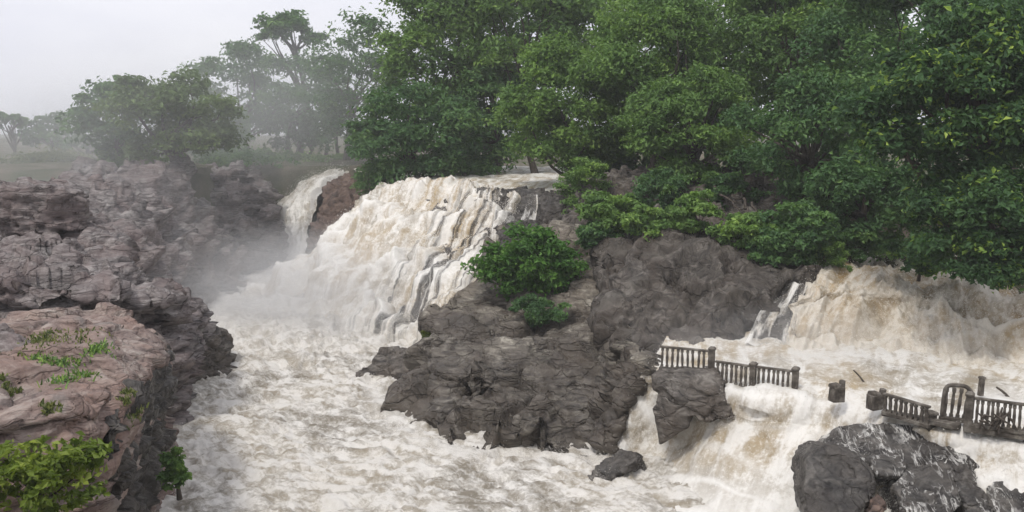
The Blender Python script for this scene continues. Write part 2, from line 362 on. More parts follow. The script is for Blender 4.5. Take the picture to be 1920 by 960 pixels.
MID = [(2, 44), (4, 66), (14, 64), (24, 52), (40, 46), (40, 28), (8, 36)]
UPR = [(14, 46), (17, 56), (24, 62), (60, 70), (60, 36), (22, 40)]
def axis(lo, hi, step, far):
    a = np.arange(lo, hi+1e-6, step); e = step*np.cumprod(np.full(26, 1.36)); e = np.cumsum(e); e = e*(far/e[-1])
    return np.concatenate([lo-e[::-1], a, hi+e])
gx = axis(-75, 75, 1.2, 2500); gy = axis(-10, 190, 1.2, 3200)
GX, GY = np.meshgrid(gx, gy); Pn = np.stack([GX.ravel(), GY.ravel(), np.zeros(GX.size)], 1)
hn = fbm(Pn*0.06, 4).reshape(GX.shape)
Z = 9.7 + hn*1.2
left = sst(0, 6, -(GX+9)); Z = Z + left*(sst(86, 96, GY)*(11.2+hn*0.8) + (1-sst(86, 96, GY))*(-2.0+sst(-28, -60, GX)*10*sst(30, 60, GY)) - Z)*(GY < 240)
Z = np.where(True, Z + (7.3-Z)*sst(1.5, -2.5, poly_sd(GX, GY, UPR)), Z)
Z = Z + (3.6-Z)*sst(1.0, -1.5, poly_sd(GX, GY, MID))
Z = Z + (-3-Z)*sst(0.8, -2.2, poly_sd(GX, GY, LOW))
Z += 4.0*sst(150, 500, GY)*(0.3+hn)
Vg = np.stack([GX.ravel(), GY.ravel(), Z.ravel()], 1)
tag(link('ground', mesh_from('ground', Vg, grid_faces(*GX.shape)), MAT['ground']), 'earth and stone ground carrying the forest on both banks', kind='structure')

# lower river --------------------------------------------------------------------------------------------
ny, nx = 430, 320
D = 22*np.power(112/22., np.linspace(0, 1, ny)); U = np.linspace(-1, 1, nx)
RY, RU = np.meshgrid(D, U, indexing='ij')
cx = -5-(RY-30)*0.22; hw = 16+(RY-22)*0.10
RX = cx + hw*RU
P = np.stack([RX.ravel(), RY.ravel(), np.zeros(RX.size)], 1)
# downstream direction: from the fall toward lower centre
ang = math.radians(62); fx = P[:, 0]*math.cos(ang)+P[:, 1]*math.sin(ang); fy = -P[:, 0]*math.sin(ang)+P[:, 1]*math.cos(ang)
Q = np.stack([P[:, 0]*0.42, P[:, 1]*0.62, np.zeros(len(P))], 1)
wob = np.stack([fbm(P*0.25+3, 3), fbm(P*0.25+11, 3), np.zeros(len(P))], 1)
h = 0.42*(1-np.abs(fbm(Q+wob*0.9, 4, 0.6))*3) + 0.40*fbm(P*0.16, 2) + 0.14*ridged(Q*2.3+wob*1.4, 3, 0.6)
turb = 1 + 0.8*sst(46, 62, P[:, 1])
P[:, 2] = h*turb*0.8 + 0.9*np.exp(-((P[:, 0]+15)**2+(P[:, 1]-64)**2)/40.)*(0.6+fbm(P*0.8, 3))
shore = [[PZ(*p) for p in l] for l in ([(690, 715, 0), (720, 782, 0), (790, 838, 0), (850, 856, 0), (980, 862, 0), (1120, 862, 0)], [(300, 1000, 0), (303, 800, 0), (330, 700, 0), (380, 688, 0), (436, 660, 0), (400, 600, 0), (455, 545, 0)])]
ds = np.full(len(P), 99.0)
for l in shore:
    for a_, b_ in zip(l[:-1], l[1:]):
        e_ = (b_-a_)[:2]; t_ = np.clip(((P[:, :2]-a_[:2])@e_)/(e_@e_), 0, 1); ds = np.minimum(ds, np.linalg.norm(P[:, :2]-a_[:2]-t_[:, None]*e_, axis=1))
me_r = mesh_from('river', P, grid_faces(ny, nx), np.stack([fy, fx], 1))
add_attr(me_r, 'aer', np.clip(0.9*np.exp(-(ds/0.7)**2)*(0.6+fbm(P*0.9, 3)*1.2) + 0.8*sst(52, 66, P[:, 1])*(0.7+0.6*fbm(P*0.3, 2)), 0, 1))
tag(link('river', me_r, MAT['river']), 'churning muddy river with white foam in the gorge', kind='structure')
P_river = P

# upper stream above the main fall ---------------------------------------------------------------------------
ctrl = np.array([[PD(640, 300, 118)*[1, 1, 0]+[0, 0, 10.6], PD(900, 300, 118)*[1, 1, 0]+[0, 0, 10.6], PD(1250, 300, 112)*[1, 1, 0]+[0, 0, 10.6]],
                 [PD(700, 300, 96)*[1, 1, 0]+[0, 0, 10.4], PD(900, 300, 96)*[1, 1, 0]+[0, 0, 10.5], PD(1200, 300, 92)*[1, 1, 0]+[0, 0, 10.5]],
                 [PD(790, 300, 86)*[1, 1, 0]+[0, 0, 9.6], PD(890, 300, 80)*[1, 1, 0]+[0, 0, 10.25], PD(1080, 300, 76)*[1, 1, 0]+[0, 0, 10.2]],
                 [PD(800, 300, 79)*[1, 1, 0]+[0, 0, 7.6], PD(880, 300, 76)*[1, 1, 0]+[0, 0, 8.6], PD(1010, 300, 71)*[1, 1, 0]+[0, 0, 8.8]]])
V, N, uv = sheet(ctrl, 150, 130); V = V + N*flow_disp(V, uv, 0.22, 0.25, 0.5, 0.5, 5.)[:, None]
tag(link('stream', mesh_from('stream', V, grid_faces(150, 130), uv), MAT['cascade']), 'brown upper river sliding toward the main fall', kind='structure')

# waterfalls ------------------------------------------------------------------------------------------------
def waterfall(name, label, ctrl, nr, nc, mat, streak, lump, seed, fu=1.4, fv=0.25, solid=None, spr=0, spr_size=0.12, reach=0.8, bed=0.9, bedmat='rock_wet', cat='waterfall', kind=None, edge=0.0, steps=0, kick=0.0, brown_top=0.0):
    root = empty(name, np.asarray(ctrl).reshape(-1, 3).min(0)); tag(root, label, cat)
    off = np.array(root.location)
    V0, N, uv = sheet(ctrl, nr, nc)
    V = V0 + N*flow_disp(V0, uv, streak, lump, fu, fv, seed)[:, None]
    r1 = np.repeat(np.linspace(0, 1, nr), nc); aer = np.zeros(len(V))
    if steps:           # water leaps off hidden ledges and bursts white below each
        ph = r1*steps + 0.9*fbm(np.stack([uv[:, 0]*0.16, r1*1.5, np.full(len(r1), seed)], 1), 3)*1.6 + 0.16*pn(np.stack([uv[:, 0]*0.7, r1, np.full(len(r1), seed+5)], 1))
        f = ph-np.floor(ph); amp_ = 0.4+0.9*np.clip(0.5+pn(np.stack([np.floor(ph)*2.3+.4, uv[:, 0]*0.25, np.full(len(r1), seed)], 1)), 0, 1)
        amp_ = amp_*sst(0.03, 0.2, r1)
        V = V + N*(kick*amp_*(np.where(f < 0.22, f/0.22, 1-(f-0.22)/0.78)-0.5))[:, None] - np.array([0, 0, 1])*(kick*0.35*amp_*(f-0.5))[:, None]
        aer = np.clip(np.exp(-((f-0.22)/0.16)**2)*amp_*0.9, 0, 1)
    aer = np.clip(np.maximum(aer, sst(0.62, 0.95, r1)*0.85) - brown_top*sst(0.30, 0.05, r1), 0, 1)
    if edge > 0:        # the sheet's borders curl down onto the rock
        e = np.minimum(np.linspace(0, 1, nc), np.linspace(1, 0, nc)); e = np.tile(sst(0.0, 0.10, e), nr)
        V = V - N*((1-e)*edge)[:, None]
    me = mesh_from('water_sheet', V-off, grid_faces(nr, nc), uv)
    rr, cc = np.meshgrid(np.linspace(0, 1, nr), np.linspace(0, 1, nc), indexing='ij')
    add_attr(me, 'solid', (solid(rr, cc) if solid else np.ones_like(rr)).ravel())
    add_attr(me, 'aer', aer)
    link('water_sheet', me, MAT[mat], root)
    if bed:
        k = 2; r0, c0 = nr//k, nc//k
        Vb, Nb, uvb = sheet(ctrl, r0, c0)
        F1, F2, ID = worley(Vb*np.array([0.35, 0.35, 0.8])+seed)
        Vb = Vb - Nb*(bed*(0.95 - 0.35*ID + 0.35*fbm(Vb*0.7, 4)))[:, None]
        link('rock_bed', mesh_from('rock_bed', Vb-off, grid_faces(r0, c0), uvb), MAT[bedmat], root)
    if spr: spray(root, V-off, N, spr, spr_size, reach, int(seed*10)+3)
    return root, V, N

A = lambda *r: np.array([[PD(*p) if len(p) == 3 else PZ(*p[:3]) for p in row] for row in r])
z = 'z'
main_ctrl = A(
    [(668, 372, 92), (735, 352, 88), (790, 340, 84), (850, 338, 80), (905, 346, 77), (950, 360, 73.5), (985, 372, 71.8)],
    [(640, 402, 88), (712, 376, 84), (772, 352, 80.5), (832, 352, 77.5), (898, 372, 74.5), (942, 390, 71.3), (968, 400, 69.6)],
    [(600, 440, 86), (665, 415, 81), (735, 392, 78), (800, 396, 75.5), (862, 412, 72), (905, 430, 69.3), (938, 442, 67)],
    [(545, 492, 84), (610, 472, 78), (680, 455, 75), (748, 458, 72), (812, 470, 69), (862, 492, 66), (905, 496, 63.5)],
    [(490, 528, 83, z)[:3], (545, 535, 76.5), (620, 528, 71.5), (690, 532, 68.5), (760, 545, 65.5), (820, 555, 63), (850, 560, 61)],
    [(450, 552, 82), (485, 582, 74), (560, 598, 68), (635, 605, 65), (712, 612, 62.5), (775, 622, 60.5), (810, 622, 59)],
    [(420, 575, 80), (430, 625, 69), (500, 655, 63), (585, 665, 61), (665, 668, 60), (735, 668, 59), (775, 664, 58)])
main_ctrl[-1, :, 2] -= 0.9
sol = lambda r, c: np.clip(1.15-sst(0.50, 0.66, c)*1.2 + sst(0.90, 1.0, r) + sst(0.13, 0.05, r)*0.0, 0, 1)
_, Vm, Nm = waterfall('waterfall', 'broad brown and white main waterfall pouring into the gorge at centre left', main_ctrl, 270, 240, 'fall', 0.75, 0.8, 1.3, 0.75, 0.07, sol, 36000, 0.04, 0.5, 0.9, edge=0.9, steps=4.2, kick=1.15, brown_top=0.6)

far_ctrl = A(
    [(640, 316, 122), (662, 316, 120), (690, 317, 118), (715, 320, 116)],
    [(600, 326, 118), (628, 322, 115), (645, 322, 112), (662, 325, 109)],
    [(560, 358, 114), (588, 345, 111), (606, 345, 107), (618, 350, 105)],
    [(530, 390, 111), (560, 385, 107), (585, 388, 104), (600, 400, 102)],
    [(522, 430, 107), (548, 435, 104), (572, 436, 101.5), (590, 445, 99)],
    [(505, 495, 103), (530, 498, 100), (556, 500, 98), (580, 500, 96)])
far_ctrl[-1, :, 2] -= 0.6; far_ctrl[1:, :, 0] -= 1.2
waterfall('waterfall', 'narrow far waterfall in the mist left of the reddish rock', far_ctrl, 150, 90, 'whitefall', 0.6, 0.6, 2.7, 0.7, 0.14, None, 12000, 0.05, 0.8, 0, edge=0.6)
back_ctrl = A([(505, 322, 148), (525, 321, 148), (545, 322, 148)], [(492, 332, 146), (512, 332, 146), (536, 333, 146)], [(480, 352, 142), (500, 356, 142), (525, 360, 142)])
waterfall('waterfall', 'faint small waterfall farthest up the misty gorge', back_ctrl, 40, 40, 'cascade', 0.3, 0.3, 4.1, 0.7, 0.14, None, 0, 0, 0, 0)

right_ctrl = A(
    [(1600, 478, 66), (1650, 462, 70), (1710, 455, 72), (1790, 462, 68), (1880, 490, 62), (1980, 510, 58), (2100, 520, 56)],
    [(1548, 510, 55), (1615, 490, 58), (1695, 480, 60), (1780, 492, 57), (1865, 520, 53), (1960, 540, 50), (2090, 550, 48)],
    [(1502, 545, 47.5), (1590, 525, 48.3), (1690, 532, 47.8), (1765, 542, 46.8), (1840, 552, 45.6), (1940, 578, 44), (2080, 590, 43)],
    [(1490, 580, 46.2), (1572, 566, 46.8), (1680, 572, 46), (1760, 580, 45), (1830, 586, 44), (1940, 612, 42.5), (2080, 620, 41.5)],
    [(1478, 620, 44.8), (1560, 616, 45), (1670, 625, 44), (1750, 634, 42.8), (1825, 640, 41.8), (1935, 660, 40.5), (2080, 665, 40)],
    [(1462, 662, 43), (1548, 672, 42.8), (1660, 684, 41.8), (1745, 694, 40.6), (1820, 700, 40), (1935, 712, 39), (2080, 715, 38.5)])
right_ctrl[-1, :, 2] -= 0.5
_, Vr, Nr = waterfall('waterfall', 'wide muddy brown waterfall under the overhanging tree at right', right_ctrl, 200, 270, 'rapids', 0.7, 0.75, 6.2, 1.0, 0.3, None, 24000, 0.03, 0.7, 0, edge=0.5, steps=3.6, kick=0.75)
thin_ctrl = A(
    [(1470, 528, 49.6), (1490, 530, 49.2), (1515, 535, 48.6)],
    [(1445, 560, 48.3), (1472, 562, 47.8), (1502, 565, 47.2)],
    [(1418, 600, 46.6), (1452, 605, 46), (1492, 610, 45.4)],
    [(1395, 645, 44.4), (1440, 655, 43.9), (1485, 665, 43.2)])
waterfall('waterfall', 'thin veil of water trickling over dark rock beside the muddy right fall', thin_ctrl, 90, 70, 'veil', 0.25, 0.15, 8.4, 1.6, 0.15, lambda r, c: sst(0.85, 1.0, r), 250, 0.03, 0.25, 0.5, 'rock_wet')

cas_ctrl = np.array([
    [PZ(p, 605, 4.3) for p in (1262, 1310, 1420, 1570, 1750, 1960, 2140)],
    [PZ(p, y, 4.25) for p, y in zip((1236, 1300, 1420, 1570, 1750, 1960, 2140), (655, 662, 690, 705, 735, 755, 770))],
    [PZ(p, y, 4.1) for p, y in zip((1212, 1290, 1410, 1565, 1745, 1950, 2140), (690, 700, 738, 750, 795, 825, 850))],
    [PZ(p, y, zz) for p, y, zz in zip((1180, 1270, 1400, 1550, 1740, 1950, 2140), (750, 762, 798, 815, 850, 890, 920), (2.6, 2.6, 2.8, 2.95, 3.15, 3.3, 3.3))],
    [PZ(p, y, zz) for p, y, zz in zip((1150, 1245, 1370, 1530, 1735, 1950, 2140), (835, 842, 862, 888, 920, 960, 990), (0.7, 0.7, 1.5, 1.95, 2.15, 2.3, 2.3))],
    [PZ(p, y, zz) for p, y, zz in zip((1090, 1195, 1340, 1510, 1730, 1950, 2140), (890, 905, 930, 962, 1000, 1035, 1060), (-0.4, -0.35, 0.6, 0.9, 1.15, 1.35, 1.4))],
    [PZ(p, y, zz) for p, y, zz in zip((1010, 1110, 1290, 1490, 1720, 1950, 2140), (930, 975, 1020, 1060, 1090, 1120, 1140), (-1.0, -0.8, -0.3, 0.2, 0.8, 0.9, 0.9))]])
_, Vc, Nc = waterfall('cascade', 'frothy brown cascade spilling across the drowned walkway at lower right', cas_ctrl, 225, 280, 'cascade', 0.30, 0.17, 9.6, 0.9, 0.2, None, 24000, 0.024, 0.4, 0, cat='cascade', steps=5.0, kick=0.08)

# ------------------------------------------------------------------ rocks
def hull_into(bm, pts):
    vs_ = [bm.verts.new(p) for p in pts]
    r = bmesh.ops.convex_hull(bm, input=vs_, use_existing_faces=False)
    junk = [g for g in r['geom_interior'] if isinstance(g, bmesh.types.BMVert)] + [g for g in r['geom_unused'] if isinstance(g, bmesh.types.BMVert)]
    if junk: bmesh.ops.delete(bm, geom=list(set(junk)), context='VERTS')
def fr(pts, back=(0, 4, -1)):            # a face seen in the photo, thickened away from the viewer
    a = [PD(*p) for p in pts]; b = np.array(back, float); c = np.mean(a, 0)
    return [tuple(p) for p in a] + [tuple(c + (p-c)*0.9 + b) for p in a]
def tb(pts, zb, grow=0.0):               # a block: top outline dropped to a lower height
    a = [PD(*p) for p in pts]; c = np.mean(a, 0)
    return [tuple(p) for p in a] + [(p[0]+(p[0]-c[0])*grow, p[1]+(p[1]-c[1])*grow, zb) for p in a]
def rock(name, label, chunks, voxel, mat, amp=0.25, cell=0.8, strata=0.0, sfreq=2.0, seed=0.0, dip=(0.15, 0.05, 1.0), smooth=2, cat='rock', group=None, kind=None, block=0.5, small=0.9):
    bm = bmesh.new()
    for c in chunks: hull_into(bm, c)
    bmesh.ops.recalc_face_normals(bm, faces=bm.faces[:])
    me = bpy.data.meshes.new(name); bm.to_mesh(me); bm.free()
    tmp = bpy.data.objects.new('tmp', me); COL.objects.link(tmp)
    md = tmp.modifiers.new('r', 'REMESH'); md.mode = 'VOXEL'; md.voxel_size = voxel*1.5; md.adaptivity = 0
    ms = tmp.modifiers.new('s', 'SMOOTH'); ms.iterations = smooth; ms.factor = 0.5
    dg = bpy.context.evaluated_depsgraph_get(); ev = tmp.evaluated_get(dg)
    m2 = bpy.data.meshes.new_from_object(ev); bpy.data.objects.remove(tmp); bpy.data.meshes.remove(me)
    V = get_co(m2); N = get_no(m2)
    s = V + 13.7*seed
    w = np.stack([fbm(s*0.45, 3), fbm(s*0.45+5.1, 3), fbm(s*0.45+9.2, 3)], 1)
    q = s/cell*np.array([1, 1, 1.5])
    f1, e1 = facets(q + w*0.22); f2, e2 = facets(q*2.6 + w*0.3 + 3.3)
    cm = sst(-0.15, 0.25, fbm(s*0.35+4.4, 2))
    d = amp*(1.0*fbm(s*0.35/cell, 2) + block*(2.4*f1 + small*f2) - 1.3*cm*np.exp(-(e1/0.07)**2) - 0.45*cm*np.exp(-(e2/0.09)**2)) + amp*0.16*fbm(s*3.0/cell, 3, 0.6)
    if strata:
        dp = np.array(dip)/np.linalg.norm(dip); t = (s@dp)*sfreq + w@np.array([0.9, 0.9, 0.6])*sfreq*0.55
        f = t-np.floor(t); lay = np.where(f < 0.8, 0.35+0.65*f/0.8, (1-f)/0.2)
        tid = pn(np.stack([np.floor(t)*3.7+0.5, np.zeros(len(t))+0.3, np.zeros(len(t))+seed+.1], 1))
        side = 1-np.abs(N@dp)**2
        d += strata*1.5*side*(lay-0.6 + 1.2*tid)
    V2 = V + N*d[:, None]
    off = np.array([V2[:, 0].mean(), V2[:, 1].mean(), V2[:, 2].min()])
    m2.vertices.foreach_set('co', np.ascontiguousarray(V2-off, dtype=np.float32).ravel())
    m2.polygons.foreach_set('use_smooth', np.ones(len(m2.polygons), bool)); m2.materials.clear(); m2.update(); m2.name = name
    o = link(name, m2, MAT[mat]); o.location = off.tolist(); tag(o, label, cat, group, kind)
    return o

# left bank, near to far
rock('rock_slab', 'pinkish flat rock slab with dark cliff face at lower left', [
    tb([(-260, 800, 22), (0, 792, 23), (130, 776, 24), (196, 764, 25.2), (258, 702, 31), (304, 652, 37), (304, 640, 40), (200, 577, 40), (40, 588, 40), (-260, 640, 38)], -2, 0.02),
    tb([(-200, 730, 27), (60, 735, 27.5), (170, 720, 28.5), (180, 690, 31), (-200, 690, 31)], 5)],
    0.085, 'rock_pink', 0.26, 2.8, 0.26, 1.1, 1.0, (0.12, -0.10, 1), smooth=1, cat='rock slab', block=0.8, small=0.6)
rock('cliff', 'black wet cliff face dropping from the pinkish slab into the river', [
    fr([(206, 800, 25.4), (222, 772, 26), (280, 706, 31.6), (322, 656, 37.2), (312, 720, 36), (294, 800, 32.6), (288, 1020, 30.8), (196, 1020, 25)], (-1.4, 2.2, 0)),
    fr([(214, 840, 25.6), (252, 800, 28.5), (246, 1020, 27.5), (200, 1020, 25.2)], (-1.2, 2.5, 0)),
    fr([(266, 780, 30.5), (292, 760, 33), (288, 900, 31.6), (264, 920, 29.8)], (-1.2, 2.5, 0))],
    0.075, 'rock_wet', 0.24, 1.5, 0.15, 1.4, 1.5, (0.1, -0.1, 1), smooth=1, cat='cliff', block=0.8)
rock('boulder', 'angular dark grey boulder at the left edge above pinkish slab', [
    tb([(-40, 600, 33), (10, 610, 33), (60, 640, 33), (60, 660, 31.5), (20, 680, 31), (-40, 680, 31)], 5.5, 0.05)], 0.07, 'rock_left', 0.12, 0.7, 0.1, 2.0, 2.0, cat='boulder')
rock('rock_ledge', 'broken grey rock ledge with dark crumbling side behind the pinkish slab', [
    tb([(-120, 520, 42), (150, 540, 42), (312, 562, 44), (335, 575, 47), (330, 548, 51), (160, 478, 55), (-120, 470, 55)], -2),
    tb([(-80, 496, 45), (120, 508, 45), (230, 522, 47), (250, 508, 51), (100, 470, 55), (-80, 470, 55)], 3),
    fr([(312, 545, 50), (352, 562, 53), (386, 602, 56), (380, 660, 53), (320, 660, 47)], (-6, 3, 0))],
    0.11, 'rock_left', 0.5, 2.4, 0.5, 0.9, 3.0, (0.2, -0.05, 1), smooth=1, cat='rock ledge', block=1.0)
rock('rock_outcrop', 'low dark outcrop jutting into the river below the grey ledge', [
    tb([(325, 618, 51), (385, 604, 54), (415, 612, 55.5), (434, 632, 55.8), (420, 645, 54), (340, 650, 50.5)], -1.5, 0.05),
    tb([(335, 598, 53), (372, 596, 54.5), (385, 610, 54), (340, 615, 52)], -1)], 0.10, 'rock_dark', 0.2, 0.9, 0.25, 1.5, 4.0, smooth=1, cat='outcrop')
rock('rock_ledge', 'tilted pale rock plates stepping down below the square block at left', [
    tb([(-80, 412, 60), (60, 412, 60), (140, 432, 59), (215, 468, 58), (232, 492, 54), (100, 486, 50), (-80, 470, 49)], 1),
    tb([(-80, 440, 54), (70, 446, 54), (150, 470, 54), (150, 490, 50), (-80, 482, 48)], 2)],
    0.12, 'rock_left', 0.5, 2.6, 0.55, 0.9, 5.0, (0.35, -0.1, 1), smooth=1, cat='rock ledge', block=1.0)
rock('boulder', 'square grey block perched highest on the left bank', [
    tb([(-60, 334, 62), (70, 338, 62), (120, 345, 62), (156, 352, 61), (150, 358, 57), (90, 352, 56), (-60, 350, 56)], 8.6, 0.02)],
    0.11, 'rock_left', 0.2, 1.3, 0.2, 1.3, 6.0, smooth=1, cat='boulder', block=0.8)
rock('cliff', 'misty sloping rock bank below the tree with hanging roots', [
    tb([(100, 330, 78), (330, 322, 92), (366, 330, 97), (400, 420, 92), (435, 500, 88), (452, 540, 83), (380, 562, 74), (300, 540, 66), (200, 470, 64), (100, 420, 64)], -2),
    tb([(150, 318, 84), (330, 316, 92), (362, 330, 97), (330, 312, 110), (150, 310, 110)], 2)],
    0.2, 'rock_left', 0.7, 3.4, 0.7, 0.5, 7.0, (0.3, -0.2, 1), smooth=1, cat='cliff', block=1.0)
rock('cliff', 'layered cliff of fractured blocks at the mouth of the misty gorge', [
    tb([(355, 326, 99), (450, 324, 103), (478, 330, 106), (478, 322, 118), (355, 318, 118)], -2),
    tb([(372, 372, 95), (450, 360, 98), (500, 352, 104), (512, 345, 112), (372, 345, 112)], -2),
    tb([(385, 440, 91), (470, 412, 95), (522, 400, 101), (532, 420, 106), (400, 400, 106)], -2),
    tb([(425, 500, 88), (500, 450, 96), (540, 436, 101), (530, 445, 104), (430, 440, 100)], -2)],
    0.2, 'rock_left', 0.6, 1.7, 0.5, 0.8, 8.0, (0.1, 0.0, 1), smooth=1, cat='cliff', block=0.9)
rock('cliff', 'hazy rock wall behind the far waterfall', [
    tb([(480, 322, 125), (545, 316, 130), (600, 314, 126), (640, 318, 122), (640, 330, 116), (560, 352, 116), (500, 345, 118)], -2)], 0.35, 'rock_left', 0.5, 2, 0.3, 0.8, 9.0, smooth=1, cat='cliff')

# rocks about the main fall
rock('rock', 'reddish brown rock between the far waterfall and the main fall', [
    fr([(612, 338, 104), (645, 326, 104), (668, 340, 102), (662, 395, 97), (615, 425, 96), (575, 470, 95), (600, 400, 99)], (4, 9, -1)),
    fr([(660, 345, 100), (735, 365, 92), (700, 395, 92), (655, 400, 95)], (4, 9, -1))],
    0.14, 'rock_red', 0.4, 1.3, 0.2, 1.2, 10.0, smooth=1)
rock('rock', 'dark rock ledge at the right lip of the main fall', [
    fr([(880, 372, 75), (900, 352, 76), (960, 356, 74), (1060, 362, 71), (1075, 420, 68), (1000, 425, 67.5), (930, 400, 71)], (2, 7, -1)),
    fr([(925, 428, 66), (965, 408, 66), (1005, 420, 65), (1010, 470, 62), (940, 480, 62)], (4, 6, -1))],
    0.10, 'rock_wet', 0.28, 0.9, 0.2, 1.8, 11.0, smooth=1)
small = A([(990, 364, 70.2), (998, 364, 70.2), (1008, 366, 69.8)], [(986, 384, 69), (996, 386, 69), (1008, 388, 68.8)], [(976, 414, 67), (988, 418, 67), (1002, 420, 66.8)])
waterfall('waterfall', 'little white trickle over the dark ledge right of the main lip', small, 40, 40, 'veil', 0.2, 0.15, 12.2, 1.8, 0.2, lambda r, c: 0*r, 200, 0.025, 0.2, 0)

# central outcrop
rock('rock_outcrop', 'huge folded grey rock outcrop in the middle of the river', [
    fr([(756, 742, 47), (790, 672, 50), (850, 640, 51), (880, 700, 47), (822, 770, 43.5), (815, 838, 41.4), (752, 790, 45.2)], (4, 8, -2)),
    fr([(815, 800, 42), (875, 745, 43.2), (930, 748, 42.6), (905, 858, 40.2), (850, 858, 40.2), (808, 838, 41.4)], (2, 6, -1)),
    fr([(900, 750, 42.8), (1130, 745, 42.8), (1140, 800, 41), (1120, 870, 39.3), (890, 870, 39.6)], (0, 8, 0.6)),
    fr([(1110, 690, 45), (1180, 640, 47), (1228, 640, 46), (1232, 668, 42.6), (1216, 690, 40.6), (1172, 752, 39.9), (1140, 805, 39.6), (1136, 865, 38.9), (1090, 868, 39.4)], (-1, 7, 0)),
    fr([(792, 690, 48.5), (875, 718, 44.5), (1130, 742, 43.2), (1190, 700, 45), (1150, 640, 47.5), (1000, 615, 51), (880, 600, 54), (830, 640, 53)], (0, 9, -3)),
    fr([(806, 610, 55), (835, 552, 57.5), (880, 520, 60), (960, 470, 63), (1040, 560, 57), (1060, 640, 51), (850, 650, 52)], (4, 9, -2)),
    fr([(900, 492, 62.5), (940, 432, 66), (1060, 425, 63), (1150, 450, 60), (1180, 560, 53), (1160, 640, 48), (1010, 640, 51)], (2, 9, -2)),
    fr([(1060, 620, 49.5), (1150, 590, 50), (1200, 640, 47), (1205, 690, 44), (1130, 735, 43.2), (1080, 700, 46)], (2, 7, -1))],
    0.105, 'rock_central', 0.62, 3.6, 0.10, 0.9, 13.0, (0.25, 0.45, 1), smooth=2, cat='rock outcrop', block=0.9, small=0.35)
rock('boulder', 'dark brown block at the left foot of the grey outcrop', [
    fr([(690, 690, 53), (712, 650, 54.5), (790, 655, 54), (800, 680, 52), (770, 715, 51.5), (690, 712, 52.3)], (1.5, 3, -1))], 0.09, 'rock_dark', 0.15, 0.8, 0.1, 2, 14.0, smooth=1, cat='boulder')
rock('rock', 'small pale wet rock just left of the brown block', [
    fr([(664, 700, 52.9), (680, 688, 53.4), (700, 692, 53), (700, 708, 52.3), (668, 708, 52.5)], (1, 1.5, -1))], 0.07, 'rock_central', 0.08, 0.5, 0, 2, 15.0, smooth=1)
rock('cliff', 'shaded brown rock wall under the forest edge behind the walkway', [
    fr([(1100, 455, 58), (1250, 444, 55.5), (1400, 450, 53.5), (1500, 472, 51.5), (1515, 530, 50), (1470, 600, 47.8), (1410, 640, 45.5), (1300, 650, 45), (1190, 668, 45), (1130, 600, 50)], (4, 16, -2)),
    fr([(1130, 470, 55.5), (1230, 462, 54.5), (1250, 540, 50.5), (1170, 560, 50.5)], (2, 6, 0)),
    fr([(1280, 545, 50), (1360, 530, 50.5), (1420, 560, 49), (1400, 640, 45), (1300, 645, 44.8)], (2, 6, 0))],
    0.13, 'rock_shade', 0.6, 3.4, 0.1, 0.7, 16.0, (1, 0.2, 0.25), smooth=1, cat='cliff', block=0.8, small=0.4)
rock('rock_ledge', 'pale brown rock ledge with tangled roots under the forest', [
    fr([(1060, 350, 69), (1180, 330, 69), (1300, 332, 68), (1470, 336, 64), (1500, 400, 60), (1420, 440, 58.5), (1250, 432, 60.5), (1070, 425, 64)], (2, 14, -0.5))],
    0.15, 'rock_dark', 0.5, 1.4, 0.5, 1.3, 17.0, (0.05, 0.1, 1), smooth=1, cat='rock ledge', block=0.9)

# rocks in the cascade
rock('boulder', 'tall split boulder standing in front of the left railing', [
    fr([(1226, 705, 38.2), (1245, 690, 38.6), (1290, 690, 38.4), (1300, 745, 37), (1290, 800, 36.9), (1236, 835, 37.5), (1228, 765, 38), (1262, 745, 36.9), (1258, 790, 36.9)], (1, 3.2, -0.5)),
    fr([(1285, 692, 38.3), (1345, 690, 38), (1362, 720, 37.3), (1384, 786, 36.4), (1330, 795, 36.2), (1290, 780, 36.8), (1330, 735, 36.6)], (0.5, 3, -0.5))],
    0.07, 'rock_dark', 0.14, 1.8, 0.03, 2, 18.0, smooth=2, cat='boulder', small=0.3)
rock('rock', 'jagged black rock leaning in the foam below the outcrop', [
    fr([(1095, 912, 36.3), (1130, 860, 37.2), (1150, 852, 37.4), (1160, 885, 36.6), (1120, 915, 36)], (0.6, 1.6, -1)),
    fr([(1150, 855, 37.2), (1165, 836, 37.6), (1195, 845, 37.3), (1195, 865, 36.8), (1160, 885, 36.5)], (0.6, 1.4, -1))], 0.06, 'rock_wet', 0.14, 0.6, 0.05, 2, 19.0, smooth=1)
rock('boulder', 'rounded black boulder at bottom right with water parting round it', [
    fr([(1512, 860, 30.4), (1545, 838, 31), (1590, 842, 31), (1630, 880, 30), (1640, 920, 29.3), (1600, 985, 28), (1520, 985, 28), (1505, 920, 29.2)], (0.3, 2.6, -0.6))], 0.06, 'rock_wet', 0.09, 1.6, 0.03, 2, 20.0, cat='boulder', small=0.3)
rock('rock', 'long humped brown rock below the broken walkway', [
    fr([(1536, 832, 32.5), (1582, 794, 33.1), (1660, 790, 32.8), (1760, 806, 32.2), (1835, 846, 31.2), (1872, 890, 30.2), (1800, 915, 29.6), (1720, 905, 29.9), (1640, 895, 30.3), (1556, 880, 31)], (0.2, 3.0, -1.4))], 0.06, 'rock_runs', 0.10, 1.2, 0.05, 2, 21.0)
rock('rock', 'small wet rock between the rounded boulder and the humped rock', [
    fr([(1630, 858, 31), (1680, 845, 31.2), (1702, 870, 30.6), (1690, 895, 29.9), (1640, 890, 30)], (0.2, 1.4, -1))], 0.05, 'rock_runs', 0.06, 0.6, 0, 2, 22.0)
